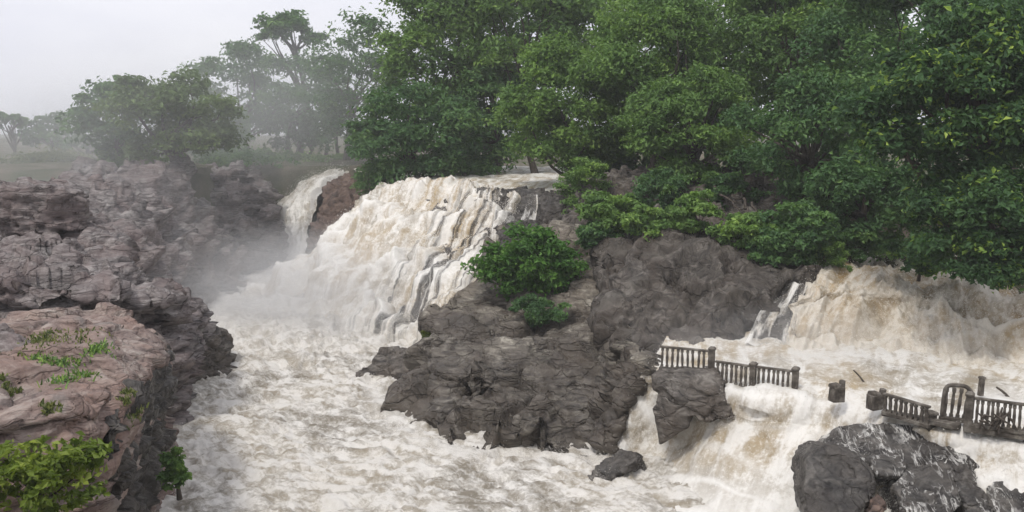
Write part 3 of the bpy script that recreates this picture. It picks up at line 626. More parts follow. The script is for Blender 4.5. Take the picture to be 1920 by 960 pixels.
rock('rock', 'little reddish stone near the bottom edge right of rounded boulder', [
    fr([(1632, 935, 29), (1650, 925, 29.2), (1665, 945, 28.8), (1655, 970, 28.2), (1630, 965, 28.3)], (0.2, 1, -0.6))], 0.05, 'rock_red', 0.08, 0.5, 0, 2, 23.0)
rock('rock', 'slanting wet black rock near the bottom right corner', [
    fr([(1785, 870, 30.4), (1815, 866, 30.5), (1850, 930, 29), (1870, 990, 27.9), (1820, 990, 27.9), (1800, 920, 29.2)], (0.2, 1.4, -1))], 0.05, 'rock_runs', 0.07, 0.7, 0, 2, 24.0)
rock('rock', 'dark rock under the walkway at the right edge', [
    fr([(1890, 812, 31), (1960, 806, 31), (1980, 880, 29.8), (1920, 880, 29.8), (1885, 850, 30.4)], (0.2, 1.6, -1))], 0.06, 'rock_runs', 0.14, 0.7, 0, 2, 25.0)
rock('rock', 'half drowned wet rock low at bottom right', [
    fr([(1685, 905, 29.7), (1730, 898, 29.8), (1765, 930, 29.1), (1750, 965, 28.4), (1690, 960, 28.5)], (0.2, 1.2, -1))], 0.05, 'rock_runs', 0.07, 0.6, 0, 2, 26.0)

def collar(pts, n, seed, spread=0.35, size=0.04):
    c = cr(np.array([PZ(*p) for p in pts]), 400, 0); rg = np.random.RandomState(seed)
    P_ = c[rg.randint(0, 400, 900)] + rg.normal(size=(900, 3))*[spread, spread, 0.12]; N_ = np.tile([0, 0, 1.0], (900, 1))
    o = spray(None, P_, N_, n, size*0.6, 0.4, seed, 'foam_collar'); return o
collar([(690, 715, 0.1), (720, 782, 0.1), (790, 838, 0.1), (850, 856, 0.1), (980, 862, 0.1), (1120, 862, 0.1), (1140, 850, 0.2)], 16000, 51)
collar([(300, 960, 0.1), (330, 700, 0.1), (380, 688, 0.1), (436, 660, 0.1), (400, 600, 0.1), (455, 545, 0.1)], 12000, 52, 0.5)
collar([(1234, 840, 0.9), (1290, 810, 1.8), (1335, 798, 2.4), (1386, 792, 2.8)], 5000, 53, 0.3, 0.03)
collar([(1096, 918, 0.1), (1150, 895, 0.2), (1196, 872, 0.4)], 3000, 54, 0.25, 0.03)
collar([(1505, 930, 1.9), (1512, 862, 2.9), (1545, 830, 3.2), (1600, 850, 3.1), (1640, 920, 2.2), (1660, 960, 1.9)], 6000, 55, 0.2, 0.025)
collar([(1560, 795, 3.6), (1660, 780, 3.7), (1780, 800, 3.7), (1870, 870, 3.0), (1780, 872, 2.9), (1690, 862, 2.9)], 8000, 56, 0.2, 0.025)

rock('rock', 'broad wet rock in the middle of the lower right cluster', [
    fr([(1690, 880, 30.6), (1740, 862, 30.9), (1800, 880, 30.3), (1815, 930, 29.2), (1780, 975, 28.2), (1700, 960, 28.5), (1680, 920, 29.4)], (0.2, 2.2, -1))], 0.05, 'rock_runs', 0.10, 0.9, 0.03, 2, 27.0)
rock('rock', 'low wet rock running off the right edge of the cluster', [
    fr([(1850, 900, 30), (1900, 872, 30.4), (1980, 880, 30), (2000, 960, 28.4), (1900, 985, 28), (1850, 950, 28.8)], (0.2, 2.2, -1))], 0.05, 'rock_runs', 0.10, 0.9, 0.03, 2, 28.0)

# ------------------------------------------------------------------ vegetation
def leaf_mesh(name, C, Nrm, size, aspect, tint, rg, fold=0.18):
    n = len(C); r = rg.normal(size=(n, 3)); Nrm = Nrm/(np.linalg.norm(Nrm, axis=1)[:, None]+1e-9)
    t = np.cross(Nrm, r); t /= np.linalg.norm(t, axis=1)[:, None]+1e-9; b = np.cross(Nrm, t)
    s = size[:, None]
    V = np.stack([C-t*s*0.5-Nrm*s*fold*0.3, C+b*s*0.5*aspect-t*s*0.06+Nrm*s*fold*0.5, C+t*s*0.5-Nrm*s*fold, C-b*s*0.5*aspect-t*s*0.06+Nrm*s*fold*0.5], 1).reshape(-1, 3)
    me = mesh_from(name, V, np.arange(4*n).reshape(n, 4), smooth=False)
    add_attr(me, 'tint', np.clip(tint, 0, 1), 'FACE')
    return me
def crown(rg, C, R, nl, lr, nc, nk, leaf, cl=0.16, up=0.5, bias=0.15, tip=0.0, shell=(0.45, 0.92)):
    """leaf sprays on twigs round many uneven lobes"""
    C = np.array(C, float); R = np.array(R, float)
    d = rg.normal(size=(nl, 3)); d[:, 2] += bias; d /= np.linalg.norm(d, axis=1)[:, None]
    lc = C + d*R*(shell[0]+(shell[1]-shell[0])*rg.rand(nl, 1)**0.6)
    lrad = lr*R.mean()*(0.45+1.1*rg.rand(nl)**1.5); lt = rg.rand(nl)
    k = nl*nc; li = np.repeat(np.arange(nl), nc)
    e = rg.normal(size=(k, 3)); e[:, 2] += 0.7; e /= np.linalg.norm(e, axis=1)[:, None]
    cc = lc[li] + e*(lrad[li]*(0.55+0.5*rg.rand(k)))[:, None]*np.array([1.15, 1.15, 0.72]); ct = rg.rand(k)
    ki = np.repeat(np.arange(k), nk); n = len(ki)
    sp = cl*R.mean()
    P = cc[ki] + rg.normal(size=(n, 3))*sp*np.array([1, 1, 0.5])*(0.6+0.8*ct[ki])[:, None]
    N = 0.6*e[ki] + np.array([0, 0, up]) + 0.5*rg.normal(size=(n, 3))
    tint = 0.42*lt[li][ki] + 0.36*ct[ki] + 0.24*rg.rand(n)
    if tip: tint = tint*0.75 + tip*(ct[ki] > 0.88)*(0.4+0.6*rg.rand(n))
    return P, N, leaf*(0.55+0.9*rg.rand(n)), tint, lc
def tree(label, base, C, R, seed, mat='leaf_mid', nl=34, lr=0.30, nc=26, nk=26, leaf=0.30, trunk=0.35, cat='tree', group=None, name='tree', cl=0.075, aspect=0.5, limbs=14, **kw):
    rg = np.random.RandomState(seed); base = np.array(base, float); C = np.array(C, float)
    P, N, s, tint, lc = crown(rg, C, R, nl, lr, nc, max(6, round(nk*0.80)), leaf*1.02, cl=cl, **kw)
    root = empty(name, base); tag(root, label, cat, group)
    J = Join(); top = C + np.array([0, 0, -0.15*R[2]]); q = np.linspace(0, 1, 9)[:, None]
    bend = rg.normal(size=3)*0.06*np.linalg.norm(top-base)
    path = base*(1-q)+top*q + bend*np.sin(q*math.pi) ; path[0] -= [0, 0, 0.4]
    rad = trunk*(1.15-0.75*q[:, 0]); rad[0] *= 1.35
    J.add(*tube(path-base, rad, 9))
    for j in range(min(limbs, nl)):
        a = path[rg.randint(3, 8)]; b = lc[j]; qq = np.linspace(0, 1, 6)[:, None]
        p = a*(1-qq)+b*qq + rg.normal(size=3)*0.10*np.linalg.norm(b-a)*np.sin(qq*math.pi)
        J.add(*tube(p-base, trunk*(0.48*(1-qq[:, 0])+0.07), 6))
    link('trunk', J.mesh('trunk'), MAT['bark'], root)
    o = link('crown', leaf_mesh('crown', P-base, N, s, aspect, tint, rg), MAT[mat], root)
    return root
def px_tree(label, px, py, D, rx, ry, seed, base=None, depth=None, **kw):
    """crown centre at pixel, half-width / half-height in pixels"""
    C = PD(px, py, D); k = D/F_PX
    b = np.array(base) if base is not None else np.array([C[0], C[1]+0.5, 9.8])
    return tree(label, b, C, (rx*k, depth if depth else rx*k*0.8, ry*k), seed, **kw)

# far misty trees, left
px_tree('pale green spreading tree on the cliff with bare hanging roots', 322, 228, 92, 122, 98, 101, PD(338, 330, 93), mat='leaf_pale', nl=44, nc=24, nk=13, leaf=0.56, trunk=0.45, lr=0.26)
px_tree('leaning dark tree left of the pale cliff tree with a branch reaching over sky', 215, 218, 99, 84, 80, 102, PD(236, 305, 99), mat='leaf_dark', nl=30, leaf=0.59, nc=20, nk=12, trunk=0.35)
px_tree('hazy umbrella crowned tree standing highest against the sky', 545, 62, 138, 68, 32, 103, PD(560, 292, 138), mat='leaf_dark', nl=24, nc=20, nk=12, leaf=0.59, trunk=0.45, bias=0.6)
px_tree('hazy dark tree rising behind the pale cliff tree', 450, 182, 126, 105, 105, 104, PD(470, 294, 126), mat='leaf_dark', nl=34, nc=22, nk=12, leaf=0.59)
px_tree('hazy tree below the umbrella crowned tree', 560, 190, 130, 112, 98, 105, PD(540, 294, 130), mat='leaf_dark', nl=34, nc=22, nk=13, leaf=0.59)
px_tree('hazy tree at the edge of the tall forest left of the dark rounded tree', 662, 150, 118, 98, 130, 106, PD(650, 294, 120), mat='leaf_dark', nl=36, nc=22, nk=13, leaf=0.55)
px_tree('hazy low tree filling behind the right half of the pale cliff tree', 400, 250, 118, 85, 60, 109, PD(400, 300, 118), mat='leaf_dark', nl=30, nc=20, nk=14, leaf=0.55)
px_tree('faint round tree far off at the left', 100, 250, 165, 52, 40, 107, PD(100, 296, 165), mat='leaf_dark', nl=20, nc=16, nk=10, leaf=0.72)
px_tree('faint thin tree at the far left edge', 15, 232, 150, 34, 22, 108, PD(20, 312, 150), mat='leaf_dark', nl=12, nc=14, nk=10, leaf=0.65, trunk=0.3, bias=0.6)
px_tree('faint low tree between the far round tree and the leaning tree', 165, 282, 160, 40, 26, 117, PD(160, 300, 160), mat='leaf_dark', nl=14, nc=14, nk=10, leaf=0.65)
for j, x in enumerate((560, 580, 610, 635)):
    px_tree(['slender hazy tree, leftmost of four trunks above the far waterfall', 'slender hazy tree, second of four trunks above the far waterfall', 'slender hazy tree, third of four trunks above the far waterfall', 'slender hazy tree, rightmost of four trunks above the far waterfall'][j],
            x, 235, 140, 26, 34, 140+j, PD(x, 296, 140), mat='leaf_dark', nl=12, nc=12, nk=10, leaf=0.65, trunk=0.28, limbs=5, group='slender trunks above the far waterfall')

# the forest on the right
px_tree('dense dark rounded tree at the forest end above the main fall', 770, 255, 93, 120, 95, 111, mat='leaf_dark', nl=52, lr=0.26, nc=26, nk=16, leaf=0.50)
px_tree('tall dark forest tree behind the rounded tree, crown cut by the frame', 830, 90, 104, 125, 150, 112, mat='leaf_mid', nl=60, lr=0.25, nc=26, nk=16, leaf=0.56)
px_tree('tall forest tree behind the middle, crown rising out of the frame', 1010, 40, 98, 150, 140, 113, mat='leaf_mid', nl=60, lr=0.25, nc=26, nk=14, leaf=0.56)
px_tree('light green feathery tree at the forest edge above the stream', 1070, 215, 78, 135, 130, 114, mat='leaf_mid', nl=80, lr=0.22, nc=30, nk=16, leaf=0.37)
px_tree('pale green tree in the middle of the forest edge', 1230, 120, 74, 150, 140, 115, mat='leaf_mid', nl=80, lr=0.22, nc=30, nk=16, leaf=0.37)
px_tree('spreading tree over the root tangled ledge', 1300, 240, 67, 130, 110, 116, mat='leaf_mid', nl=64, lr=0.24, nc=30, nk=16, leaf=0.34)
px_tree('dark forest tree behind the twisted branches, crown cut by the frame', 1480, 60, 76, 170, 150, 118, mat='leaf_mid', nl=70, lr=0.24, nc=28, nk=16, leaf=0.40)
px_tree('shaded tree with twisted dark branches right of the ledge', 1520, 260, 60, 150, 130, 119, mat='leaf_dark', nl=50, lr=0.24, nc=26, nk=14, leaf=0.34, limbs=26)
px_tree('tall tree behind the right foreground tree', 1720, 60, 62, 190, 160, 120, mat='leaf_dark', nl=70, lr=0.24, nc=28, nk=16, leaf=0.37)
px_tree('foreground tree with yellow green tips hanging over the right fall', 1800, 210, 44, 190, 190, 121, PD(1960, 520, 47), mat='leaf_tip', nl=90, lr=0.22, nc=30, nk=16, leaf=0.31, aspect=0.55, tip=0.36, trunk=0.4)
px_tree('low foreground tree with drooping leaves at the right edge', 1860, 430, 41, 150, 110, 122, PD(2050, 560, 43), mat='leaf_tip', nl=60, lr=0.25, nc=28, nk=16, leaf=0.28, aspect=0.55, tip=0.3, trunk=0.25)
px_tree('dark tree hanging over the shaded wall left of the muddy fall', 1620, 390, 54, 110, 100, 123, PD(1640, 440, 58), mat='leaf_dark', nl=50, lr=0.25, nc=26, nk=16, leaf=0.31)
px_tree('far forest tree filling the gap behind the spreading tree', 1350, 20, 108, 190, 150, 124, mat='leaf_dark', nl=60, lr=0.26, nc=24, nk=14, leaf=0.52)

px_tree('dark forest tree in the gap between the rounded tree and the feathery tree', 930, 225, 99, 95, 95, 125, mat='leaf_dark', nl=50, lr=0.27, nc=26, nk=14, leaf=0.53)
px_tree('deep forest tree high above the stream, cut by the frame', 930, 20, 116, 150, 140, 126, mat='leaf_dark', nl=60, lr=0.26, nc=24, nk=14, leaf=0.55)
px_tree('deep forest tree high above the ledge, cut by the frame', 1160, -20, 112, 160, 140, 127, mat='leaf_mid', nl=60, lr=0.26, nc=24, nk=14, leaf=0.55)
px_tree('deep forest tree behind the twisted branches tree', 1590, 130, 84, 130, 150, 128, mat='leaf_dark', nl=56, lr=0.26, nc=24, nk=14, leaf=0.50)
px_tree('shadowy low tree behind the root tangled ledge', 1180, 290, 82, 110, 60, 129, mat='leaf_dark', nl=44, lr=0.27, nc=24, nk=14, leaf=0.46)
px_tree('shadowy low tree right of the root tangled ledge', 1440, 345, 68, 110, 70, 130, mat='leaf_dark', nl=44, lr=0.27, nc=24, nk=14, leaf=0.40)
px_tree('deep forest tree closing the gap behind the spreading tree', 1340, 190, 96, 190, 130, 133, mat='leaf_dark', nl=50, lr=0.28, nc=20, nk=14, leaf=0.6)
px_tree('dim tree between the twisted branches and the hanging dark tree', 1570, 380, 64, 90, 80, 131, mat='leaf_dark', nl=44, lr=0.27, nc=24, nk=14, leaf=0.40)
px_tree('tall dark tree at the right edge behind the yellow green tips', 1900, 130, 58, 150, 190, 132, mat='leaf_dark', nl=70, lr=0.24, nc=26, nk=16, leaf=0.37)
def bush(label, px, py, D, rx, ry, seed, mat='leaf_bush', nl=26, nc=18, nk=20, leaf=0.2, name='bush', cat='bush', depth=None, **kw):
    kw['shell'] = (0.1, 1.05)
    C = PD(px, py, D); k = D/F_PX; b = C - np.array([0, -0.3, ry*k*0.9])
    return tree(label, b, C, (rx*k, depth if depth else rx*k*0.8, ry*k), seed, mat, int(nl*1.25), 0.24, int(nc*0.8), nk, leaf, 0.07, cat, None, name, 0.09, 0.55, 10, **kw)
bush('bright green bush clinging to the middle of the grey outcrop', 1000, 505, 57, 98, 76, 201, 'leaf_bush', 60, 18, 15, 0.34, depth=2.4, shell=(0.2, 1.0))
bush('small dark bush at the foot of the bright green bush', 1010, 580, 53.5, 55, 28, 202, 'leaf_dark', 18, leaf=0.18)
bush('dark green bush spilling over the reddish rock beside the main fall', 720, 345, 92, 60, 38, 203, 'leaf_dark', 34, leaf=0.3)
bush('low bush at the forest foot behind the stream lip', 850, 318, 96, 110, 22, 204, 'leaf_dark', 34, leaf=0.3)
bush('bush hanging right of the stream end', 1100, 350, 67, 50, 55, 205, 'leaf_mid', 34, leaf=0.22)
bush('leafy bush over the left half of the root tangled ledge', 1150, 400, 59, 65, 32, 206, 'leaf_mid', 34, leaf=0.3)
bush('hanging green bush in the middle of the root tangled ledge', 1310, 405, 55.5, 46, 42, 207, 'leaf_mid', 26, leaf=0.3)
bush('drooping bush above the shaded wall near the muddy fall', 1400, 435, 53, 60, 38, 208, 'leaf_mid', 28, leaf=0.3)
bush('dark hanging bush over the top of the thin water veil', 1500, 440, 51, 70, 55, 209, 'leaf_dark', 40, leaf=0.3)
bush('bush sprouting left of the muddy fall top', 1560, 475, 51, 45, 40, 210, 'leaf_mid', 24, leaf=0.18)
bush('ragged bush at the left end of the shaded wall top', 1120, 440, 58, 40, 24, 214, 'leaf_dark', 34, 16, 14, leaf=0.3, shell=(0.2, 1.1))
bush('hanging bush on the wall top right of the outcrop bush', 1225, 418, 56, 55, 30, 215, 'leaf_mid', 40, 16, 14, leaf=0.3, shell=(0.2, 1.1))
bush('straggling bush high on the root tangled ledge', 1240, 355, 64, 70, 34, 216, 'leaf_dark', 36, 16, 14, leaf=0.32, shell=(0.2, 1.1))
bush('dim bush tucked under the spreading tree', 1370, 355, 63, 60, 34, 217, 'leaf_dark', 34, 16, 14, leaf=0.32, shell=(0.2, 1.1))
bush('trailing bush low over the shaded wall', 1455, 470, 51, 50, 40, 218, 'leaf_dark', 34, 16, 14, leaf=0.28, shell=(0.2, 1.1))
bush('dark bush right at the top of the muddy fall', 1600, 455, 53, 60, 34, 219, 'leaf_dark', 34, 16, 14, leaf=0.28, shell=(0.2, 1.1))
bush('leaf spray drooping over the muddy fall crest', 1730, 480, 47, 60, 40, 220, 'leaf_tip', 34, 16, 14, leaf=0.26, shell=(0.2, 1.1))
bush('misty scrub at the near edge of the left plateau', 250, 305, 100, 80, 16, 221, 'leaf_mid', 30, 14, 12, leaf=0.4, shell=(0.2, 1.1))
bush('misty scrub on the plateau below the faint round tree', 90, 305, 115, 110, 14, 222, 'grass', 34, 14, 12, leaf=0.4, shell=(0.2, 1.1))
bush('misty scrub above the layered cliff', 450, 300, 112, 90, 16, 223, 'leaf_dark', 34, 14, 12, leaf=0.4, shell=(0.2, 1.1))
bush('misty scrub above the far waterfall', 590, 305, 126, 70, 16, 224, 'leaf_mid', 30, 14, 12, leaf=0.4, shell=(0.2, 1.1))
bush('pale little plant at the waterline beside the main fall foot', 808, 632, 54, 22, 14, 211, 'grass', 12, 10, 12, leaf=0.3)
bush('yellow green leafy shrub at the bottom left corner', 70, 900, 20.5, 118, 82, 212, 'leaf_yellow', 40, 12, 8, leaf=0.2, name='shrub', cat='shrub', shell=(0.15, 1.1))
bush('small shrub hanging on the dark cliff face above the river', 328, 885, 30.8, 26, 46, 213, 'leaf_mid', 24, 10, 8, leaf=0.24, name='shrub', cat='shrub', shell=(0.1, 1.2))

from mathutils.bvhtree import BVHTree
slab = bpy.data.objects['rock_slab']
slab_bvh = BVHTree.FromPolygons([tuple(v) for v in get_co(slab.data)+np.array(slab.location)], [tuple(p.vertices) for p in slab.data.polygons])
def grass(label, px, py, D, w, seed, n=500, hgt=0.22, mat='grass'):
    rg = np.random.RandomState(seed); c = PD(px, py, D); k = D/F_PX
    hit = slab_bvh.ray_cast(Vector((0, 0, CAMZ)), Vector(ray(px, py)).normalized(), 80)[0]; root = np.array(hit) if hit is not None else PD(px, py, D)
    clump = rg.normal(size=(9, 2))*[w*k*0.5, w*k*0.8]; ci = rg.randint(0, 9, n)          # ragged clumps, not one disc
    B = np.concatenate([clump[ci]+rg.normal(size=(n, 2))*w*k*0.22, np.zeros((n, 1))], 1)
    for q in range(n):                                                                    # every blade rooted on the stone
        h_ = slab_bvh.ray_cast(Vector((root[0]+B[q, 0], root[1]+B[q, 1], 20)), Vector((0, 0, -1)), 30)[0]
        B[q, 2] = (h_.z-root[2]) if h_ is not None and abs(h_.z-root[2]) < 1.2 else -0.6
    d = rg.normal(size=(n, 3))*0.45 + [0, 0, 1]; d /= np.linalg.norm(d, axis=1)[:, None]
    s = np.cross(d, rg.normal(size=(n, 3))); s /= np.linalg.norm(s, axis=1)[:, None]
    H = (hgt*(0.4+rg.rand(n)))[:, None]; W = 0.035
    V = np.stack([B-s*W, B+s*W, B+d*H*0.7+s*W*0.8, B+d*H+np.array([0, 0, -0.05])], 1).reshape(-1, 3)
    me = mesh_from('grass_tuft', V, np.arange(4*n).reshape(n, 4), smooth=False); add_attr(me, 'tint', rg.rand(n), 'FACE')
    o = link('grass_tuft', me, MAT[mat]); o.location = root.tolist(); tag(o, label, 'grass', kind='stuff')
    return o
grass('bright grass tuft in the middle of the pinkish slab', 130, 695, 30, 60, 301, 700, 0.24, 'leaf_mid')
grass('dry grass patch on the upper pinkish slab', 120, 628, 34.5, 80, 302, 700, 0.18)
grass('short grass tuft near the right edge of the pinkish slab', 245, 742, 26.5, 22, 303, 260, 0.2)
grass('sparse grass beside the slab edge at far left', 10, 715, 28.5, 26, 304, 220, 0.18)
grass('little weed tuft above the bottom left shrub', 92, 770, 24.5, 14, 305, 120, 0.22)

# hanging roots below the pale cliff tree
def roots(label, pts, seed, rad=0.16):
    rg = np.random.RandomState(seed); base = PD(*pts[0][0]); root = empty('hanging_roots', base); tag(root, label, 'roots')
    for line in pts:
        p = cr(np.array([PD(*q) for q in line]), 14, 0); p[1:-1] += rg.normal(size=(12, 3))*0.08
        V, F = tube(p-base, np.linspace(rad, rad*0.35, 14), 6); link('root', mesh_from('root', V, F), MAT['bark'], root)
roots('pale bare roots hanging down the cliff under the pale green tree', [
    [(338, 318, 92), (342, 340, 91.4), (338, 375, 90.2), (345, 410, 89)], [(345, 318, 92), (352, 345, 91.5), (356, 370, 91)],
    [(330, 318, 92), (322, 340, 91), (326, 366, 90)], [(335, 320, 91.8), (333, 350, 91), (338, 392, 89.6)]], 401)
roots('twisted roots hanging over the shaded wall below the forest', [
    [(1395, 372, 59.5), (1405, 400, 58.5), (1425, 425, 57.5), (1432, 460, 56.5)], [(1410, 380, 59.5), (1418, 410, 58), (1436, 440, 57), (1440, 470, 56)],
    [(1340, 350, 62), (1365, 375, 60.5), (1390, 392, 59.5)]], 402, 0.10)

# ------------------------------------------------------------------ the drowned walkway
def boxm(name, sx, sy, sz, bev=0.015, taper=1.0, z0=0.0):
    bm = bmesh.new(); bmesh.ops.create_cube(bm, size=1.0)
    for v_ in bm.verts:
        t = taper if v_.co.z > 0 else 1.0
        v_.co = Vector((v_.co.x*sx*t, v_.co.y*sy*t, (v_.co.z+0.5)*sz+z0))
    bmesh.ops.bevel(bm, geom=bm.edges[:], offset=bev, segments=1, affect='EDGES')
    me = bpy.data.meshes.new(name); bm.to_mesh(me); bm.free(); return me
def prof(name, rows, bev=0.0):           # square-section turned shape: rows of (half width x, half width y, z)
    V = []; F = []
    for hx, hy, z_ in rows: V += [(-hx, -hy, z_), (hx, -hy, z_), (hx, hy, z_), (-hx, hy, z_)]
    n = len(rows)
    for k in range(n-1):
        for j in range(4): F.append((4*k+j, 4*k+(j+1) % 4, 4*k+4+(j+1) % 4, 4*k+4+j))
    F += [(3, 2, 1, 0), (4*n-4, 4*n-3, 4*n-2, 4*n-1)]
    me = mesh_from(name, np.array(V, float), np.array(F), smooth=False); return me
def baluster_me(h): return prof('baluster', [(0.058, 0.058, 0), (0.058, 0.058, 0.12*h), (0.038, 0.038, 0.16*h), (0.054, 0.054, 0.5*h), (0.038, 0.038, 0.84*h), (0.058, 0.058, 0.88*h), (0.058, 0.058, h)])
def post_me(h): return prof('post', [(0.12, 0.12, -0.3), (0.12, 0.12, h-0.08), (0.155, 0.155, h-0.07), (0.155, 0.155, h), (0.08, 0.08, h+0.07)])
def railing(label, A_, B_, h, n, posts, group=None, missing=(), beam=True, jitter=0.035, seed=0):
    A_ = np.array(A_, float); B_ = np.array(B_, float); d = B_-A_; Lh = math.hypot(d[0], d[1]); rz = math.atan2(d[1], d[0]); sl = math.atan2(d[2], Lh)
    root = empty('railing', A_); root.rotation_euler = (0, 0, rz); tag(root, label, 'railing', group)
    rg = random.Random(seed); Ln = np.linalg.norm(d)
    def bar(nm, z_, w, t):
        o = link(nm, boxm(nm, Ln, w, t, 0.015), MAT['concrete'], root); o.location = (Lh/2, 0, z_+d[2]/2); o.rotation_euler = (0, -sl, 0)
    bar('top_rail', h-0.09, 0.15, 0.09)
    if beam: bar('bottom_rail', -0.12, 0.22, 0.14)
    bme = baluster_me(h-0.13)
    for k in range(n):
        if k in missing: continue
        f = (k+0.5)/n; o = link('baluster', bme, MAT['concrete'], root)
        o.location = (f*Lh, 0, d[2]*f+0.02); o.rotation_euler = (rg.uniform(-jitter, jitter), rg.uniform(-jitter, jitter), rg.uniform(-0.05, 0.05))
    pme = post_me(h+0.1)
    for f in posts:
        o = link('post', pme, MAT['concrete'], root); o.location = (f*Lh, 0, d[2]*f)
    return root
a = PZ(1236, 688, 4.45); b = PZ(1334, 698, 4.45)
railing('highest railing section running out from the grey outcrop', a, b, 1.0, 10, (1.0,), 'walkway railings', seed=1)
a2 = PZ(1340, 717, 4.1); b2 = PZ(1411, 728, 4.1); c2 = PZ(1490, 738, 4.1)
railing('railing section behind the split boulder, left of the middle post', a2, b2, 1.0, 8, (1.0,), 'walkway railings', seed=2)
railing('railing section with water pouring through, right of the middle post', b2+np.array([0.13, -0.01, 0]), c2, 1.0, 8, (1.0,), 'walkway railings', seed=3)
a3 = PZ(1655, 770, 4.45); b3 = PZ(1742, 797, 4.35)
railing('sagging broken railing between the concrete stump and the short pillar', a3, b3, 0.72, 9, (), 'walkway railings', seed=4, jitter=0.06)
a4 = PZ(1815, 793, 4.55); b4 = PZ(1990, 818, 4.55)
railing('pale gapped railing running to the right edge of the walkway', a4, b4, 1.0, 17, (0.0,), 'walkway railings', seed=5)

def stub(label, px, py, zz, parts, name='concrete_stump', cat='concrete stump', rz=0.3):
    root = empty(name, PZ(px, py, zz)); root.rotation_euler = (0, 0, rz); tag(root, label, cat)
    for nm, sx, sy, sz, loc, rot in parts:
        o = link(nm, boxm(nm, sx, sy, sz, 0.025, 0.92), MAT['concrete'], root); o.location = loc; o.rotation_euler = rot
    return root
stub('broken concrete stump alone in the gap of the walkway', 1568, 748, 4.45, [('block', 0.55, 0.4, 0.62, (0, 0, -0.1), (0, 0.05, 0)), ('post', 0.2, 0.22, 0.85, (0.24, 0.02, -0.1), (0, 0.03, 0.1)), ('cap', 0.42, 0.34, 0.14, (-0.1, 0, 0.5), (0, -0.06, 0.05))])
stub('broken concrete stump where the sagging railing begins', 1640, 762, 4.45, [('block', 0.5, 0.45, 0.6, (0, 0, -0.1), (0, -0.06, 0)), ('post', 0.22, 0.22, 0.78, (0.3, 0.05, -0.1), (0.05, 0.08, 0)), ('cap', 0.36, 0.4, 0.12, (-0.06, 0, 0.48), (0, 0.05, 0))])
stub('short square concrete pillar under the sagging railing', 1743, 798, 4.1, [('pillar', 0.36, 0.36, 0.75, (0, 0, -0.3), (0, 0.03, 0)), ('cap', 0.46, 0.44, 0.12, (0, 0, 0.44), (0, 0.03, 0))], 'concrete_pillar', 'pillar')
stub('lone concrete post standing in the foam behind the railing', 1838, 742, 4.4, [('post', 0.2, 0.2, 0.72, (0, 0, 0), (0, 0.04, 0)), ('cap', 0.25, 0.25, 0.1, (0.03, 0, 0.7), (0, 0.04, 0))], 'concrete_post', 'post')
def beam(label, p, q, w, h_, name='concrete_beam', cat='beam'):
    p = np.array(p); q = np.array(q); d = q-p; Ln = np.linalg.norm(d)
    me = boxm(name, Ln, w, h_, 0.03); V = get_co(me); V += 0.03*np.stack([pn(V*2+1), pn(V*2+4), pn(V*2+8)], 1); me.vertices.foreach_set('co', V.astype(np.float32).ravel())
    o = link(name, me, MAT['concrete']); o.location = ((p+q)/2).tolist(); o.rotation_euler = (0, -math.atan2(d[2], math.hypot(d[0], d[1])), math.atan2(d[1], d[0])); tag(o, label, cat)
beam('dark concrete deck beam under the sagging railing', PZ(1655, 778, 4.2), PZ(1800, 806, 4.2), 0.4, 0.22)
beam('long concrete deck edge under the right railing', PZ(1806, 808, 4.2), PZ(2000, 834, 4.2), 0.45, 0.25)
def pole(label, p, q, r=0.05):
    p = np.array(p); q = np.array(q); t = np.linspace(0, 1, 8)[:, None]; path = p*(1-t)+q*t + np.array([0.05, 0, 0.02])*np.sin(t*3.1)
    V, F = tube(path-p, np.linspace(r, r*0.6, 8), 7); o = link('driftwood_pole', mesh_from('driftwood_pole', V, F), MAT['bark']); o.location = p.tolist(); tag(o, label, 'pole')
pole('thin slanting pole sticking out of the pool left of the stump', PD(1626, 728, 37.6), PD(1600, 694, 37.8))
pole('short tilted pole in the foam behind the right railing', PD(1892, 748, 35.4), PD(1868, 726, 35.6), 0.07)
# torn upright panel
pb = PZ(1790, 786, 4.45); root = empty('broken_railing', pb); root.rotation_euler = (0.05, 0.05, -0.2); tag(root, 'torn upright railing panel with a curved top beside the right railing', 'railing')
for k in range(4):
    o = link('baluster', baluster_me(1.15), MAT['concrete'], root); o.location = (-0.36+0.22*k, 0, 0.05); o.rotation_euler = (0, 0.03*(k-1.5), 0)
p = np.array([[-0.45, 0, 0.1], [-0.47, 0, 0.8], [-0.42, 0, 1.22], [-0.1, 0.02, 1.30], [0.25, 0, 1.28], [0.48, 0, 1.0], [0.52, 0, 0.5], [0.55, 0, 0.1]])
V, F = tube(cr(p, 26, 0), np.full(26, 0.08), 7); link('frame', mesh_from('frame', V, F), MAT['concrete'], root)
o = link('bottom_rail', boxm('bottom_rail', 1.15, 0.2, 0.16), MAT['concrete'], root); o.location = (0.04, 0, -0.1)
# brush caught on the rail
rg = np.random.RandomState(77); root = empty('driftwood_heap', PZ(1860, 800, 4.6)); tag(root, 'reddish brown driftwood heap caught against the right railing', 'driftwood')
for k in range(16):
    a = rg.normal(size=3)*[0.28, 0.1, 0.12]+[0, -0.2, 0.3]; d = rg.normal(size=3); d[1] *= 0.3; d = d/np.linalg.norm(d)*rg.uniform(0.15, 0.4)
    V, F = tube(np.array([a-d, a+rg.normal(size=3)*0.04, a+d]), np.array([0.03, 0.045, 0.02]), 5); link('stick', mesh_from('stick', V, F), MAT['bark'], root)

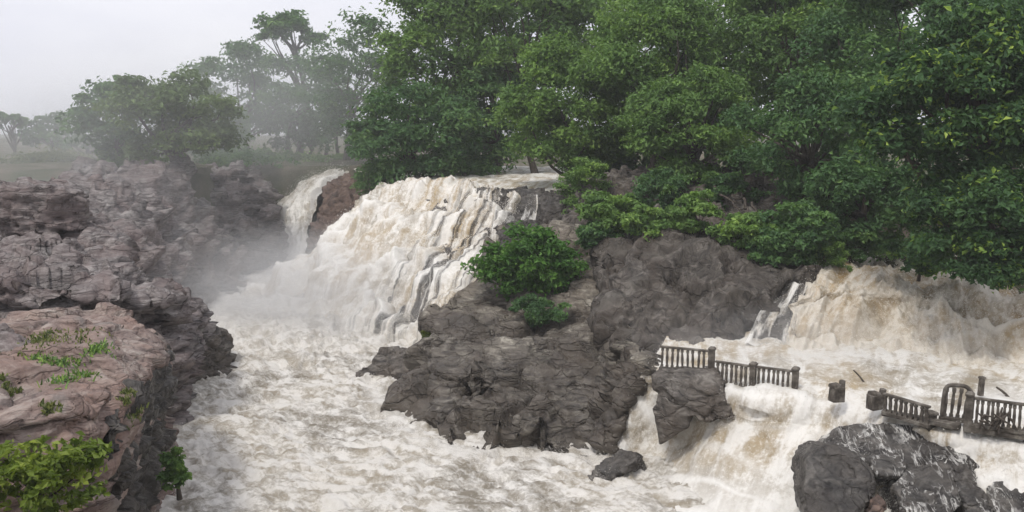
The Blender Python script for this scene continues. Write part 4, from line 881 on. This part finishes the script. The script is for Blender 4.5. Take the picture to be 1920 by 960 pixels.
# ------------------------------------------------------------------ air: haze over the valley, spray drifting off the falls
def vol_mat(name, dens, col=(0.93, 0.945, 0.97), soft=False, nscale=1.6, aniso=0.2):
    m = M(name); v = m.n('ShaderNodeVolumePrincipled'); v.inputs['Color'].default_value = (*col, 1); v.inputs['Anisotropy'].default_value = aniso
    if soft:
        tc = m.n('ShaderNodeTexCoord'); ln = m.n('ShaderNodeVectorMath', operation='LENGTH'); m.set(ln.inputs[0], tc.outputs['Object'])
        fall = m.ramp(ln.outputs['Value'], [(0.0, 1.0), (0.45, 0.55), (0.8, 0.12), (0.98, 0.0)])
        nz = m.ramp(m.noise(tc.outputs['Object'], nscale, 3, 0.55, 0.3), [(0.36, 0.15), (0.62, 1.0)])
        m.set(v.inputs['Density'], m.math('MULTIPLY', m.math('MULTIPLY', fall, nz), dens))
    else: v.inputs['Density'].default_value = dens
    m.t.links.new(v.outputs[0], m.out.inputs['Volume'])
    return m.m
bm = bmesh.new(); bmesh.ops.create_cube(bm, size=1.0); me = bpy.data.meshes.new('haze'); bm.to_mesh(me); bm.free()
hz = link('haze', me, vol_mat('valley haze', 0.0006)); hz.scale = (5600, 6800, 52); hz.location = (0, 1600, 14); tag(hz, kind='stuff')
def mist(loc, rad, dens, seed):
    bm = bmesh.new(); bmesh.ops.create_icosphere(bm, subdivisions=3, radius=1.0); me = bpy.data.meshes.new('spray_mist'); bm.to_mesh(me); bm.free()
    o = link('spray_mist', me, vol_mat('drifting spray', dens, (0.95, 0.955, 0.965), True)); o.location = loc; o.scale = rad; tag(o, kind='stuff'); return o
mist((-19.5, 69, 2.4), (12.5, 11, 7), 0.17, 1)
mist((-36, 74, 6), (15, 14, 9), 0.030, 2)
mist((-32, 110, 17), (44, 15, 17), 0.048, 3)
mist((14, 40.5, 5.2), (10, 5, 2.6), 0.10, 4)
mist((-12, 62, 2), (9, 7, 3.5), 0.12, 5)
mist((-42, 84, 14), (32, 13, 13), 0.042, 6)
mist((-13, 65, 4), (11, 8, 5.5), 0.10, 7)
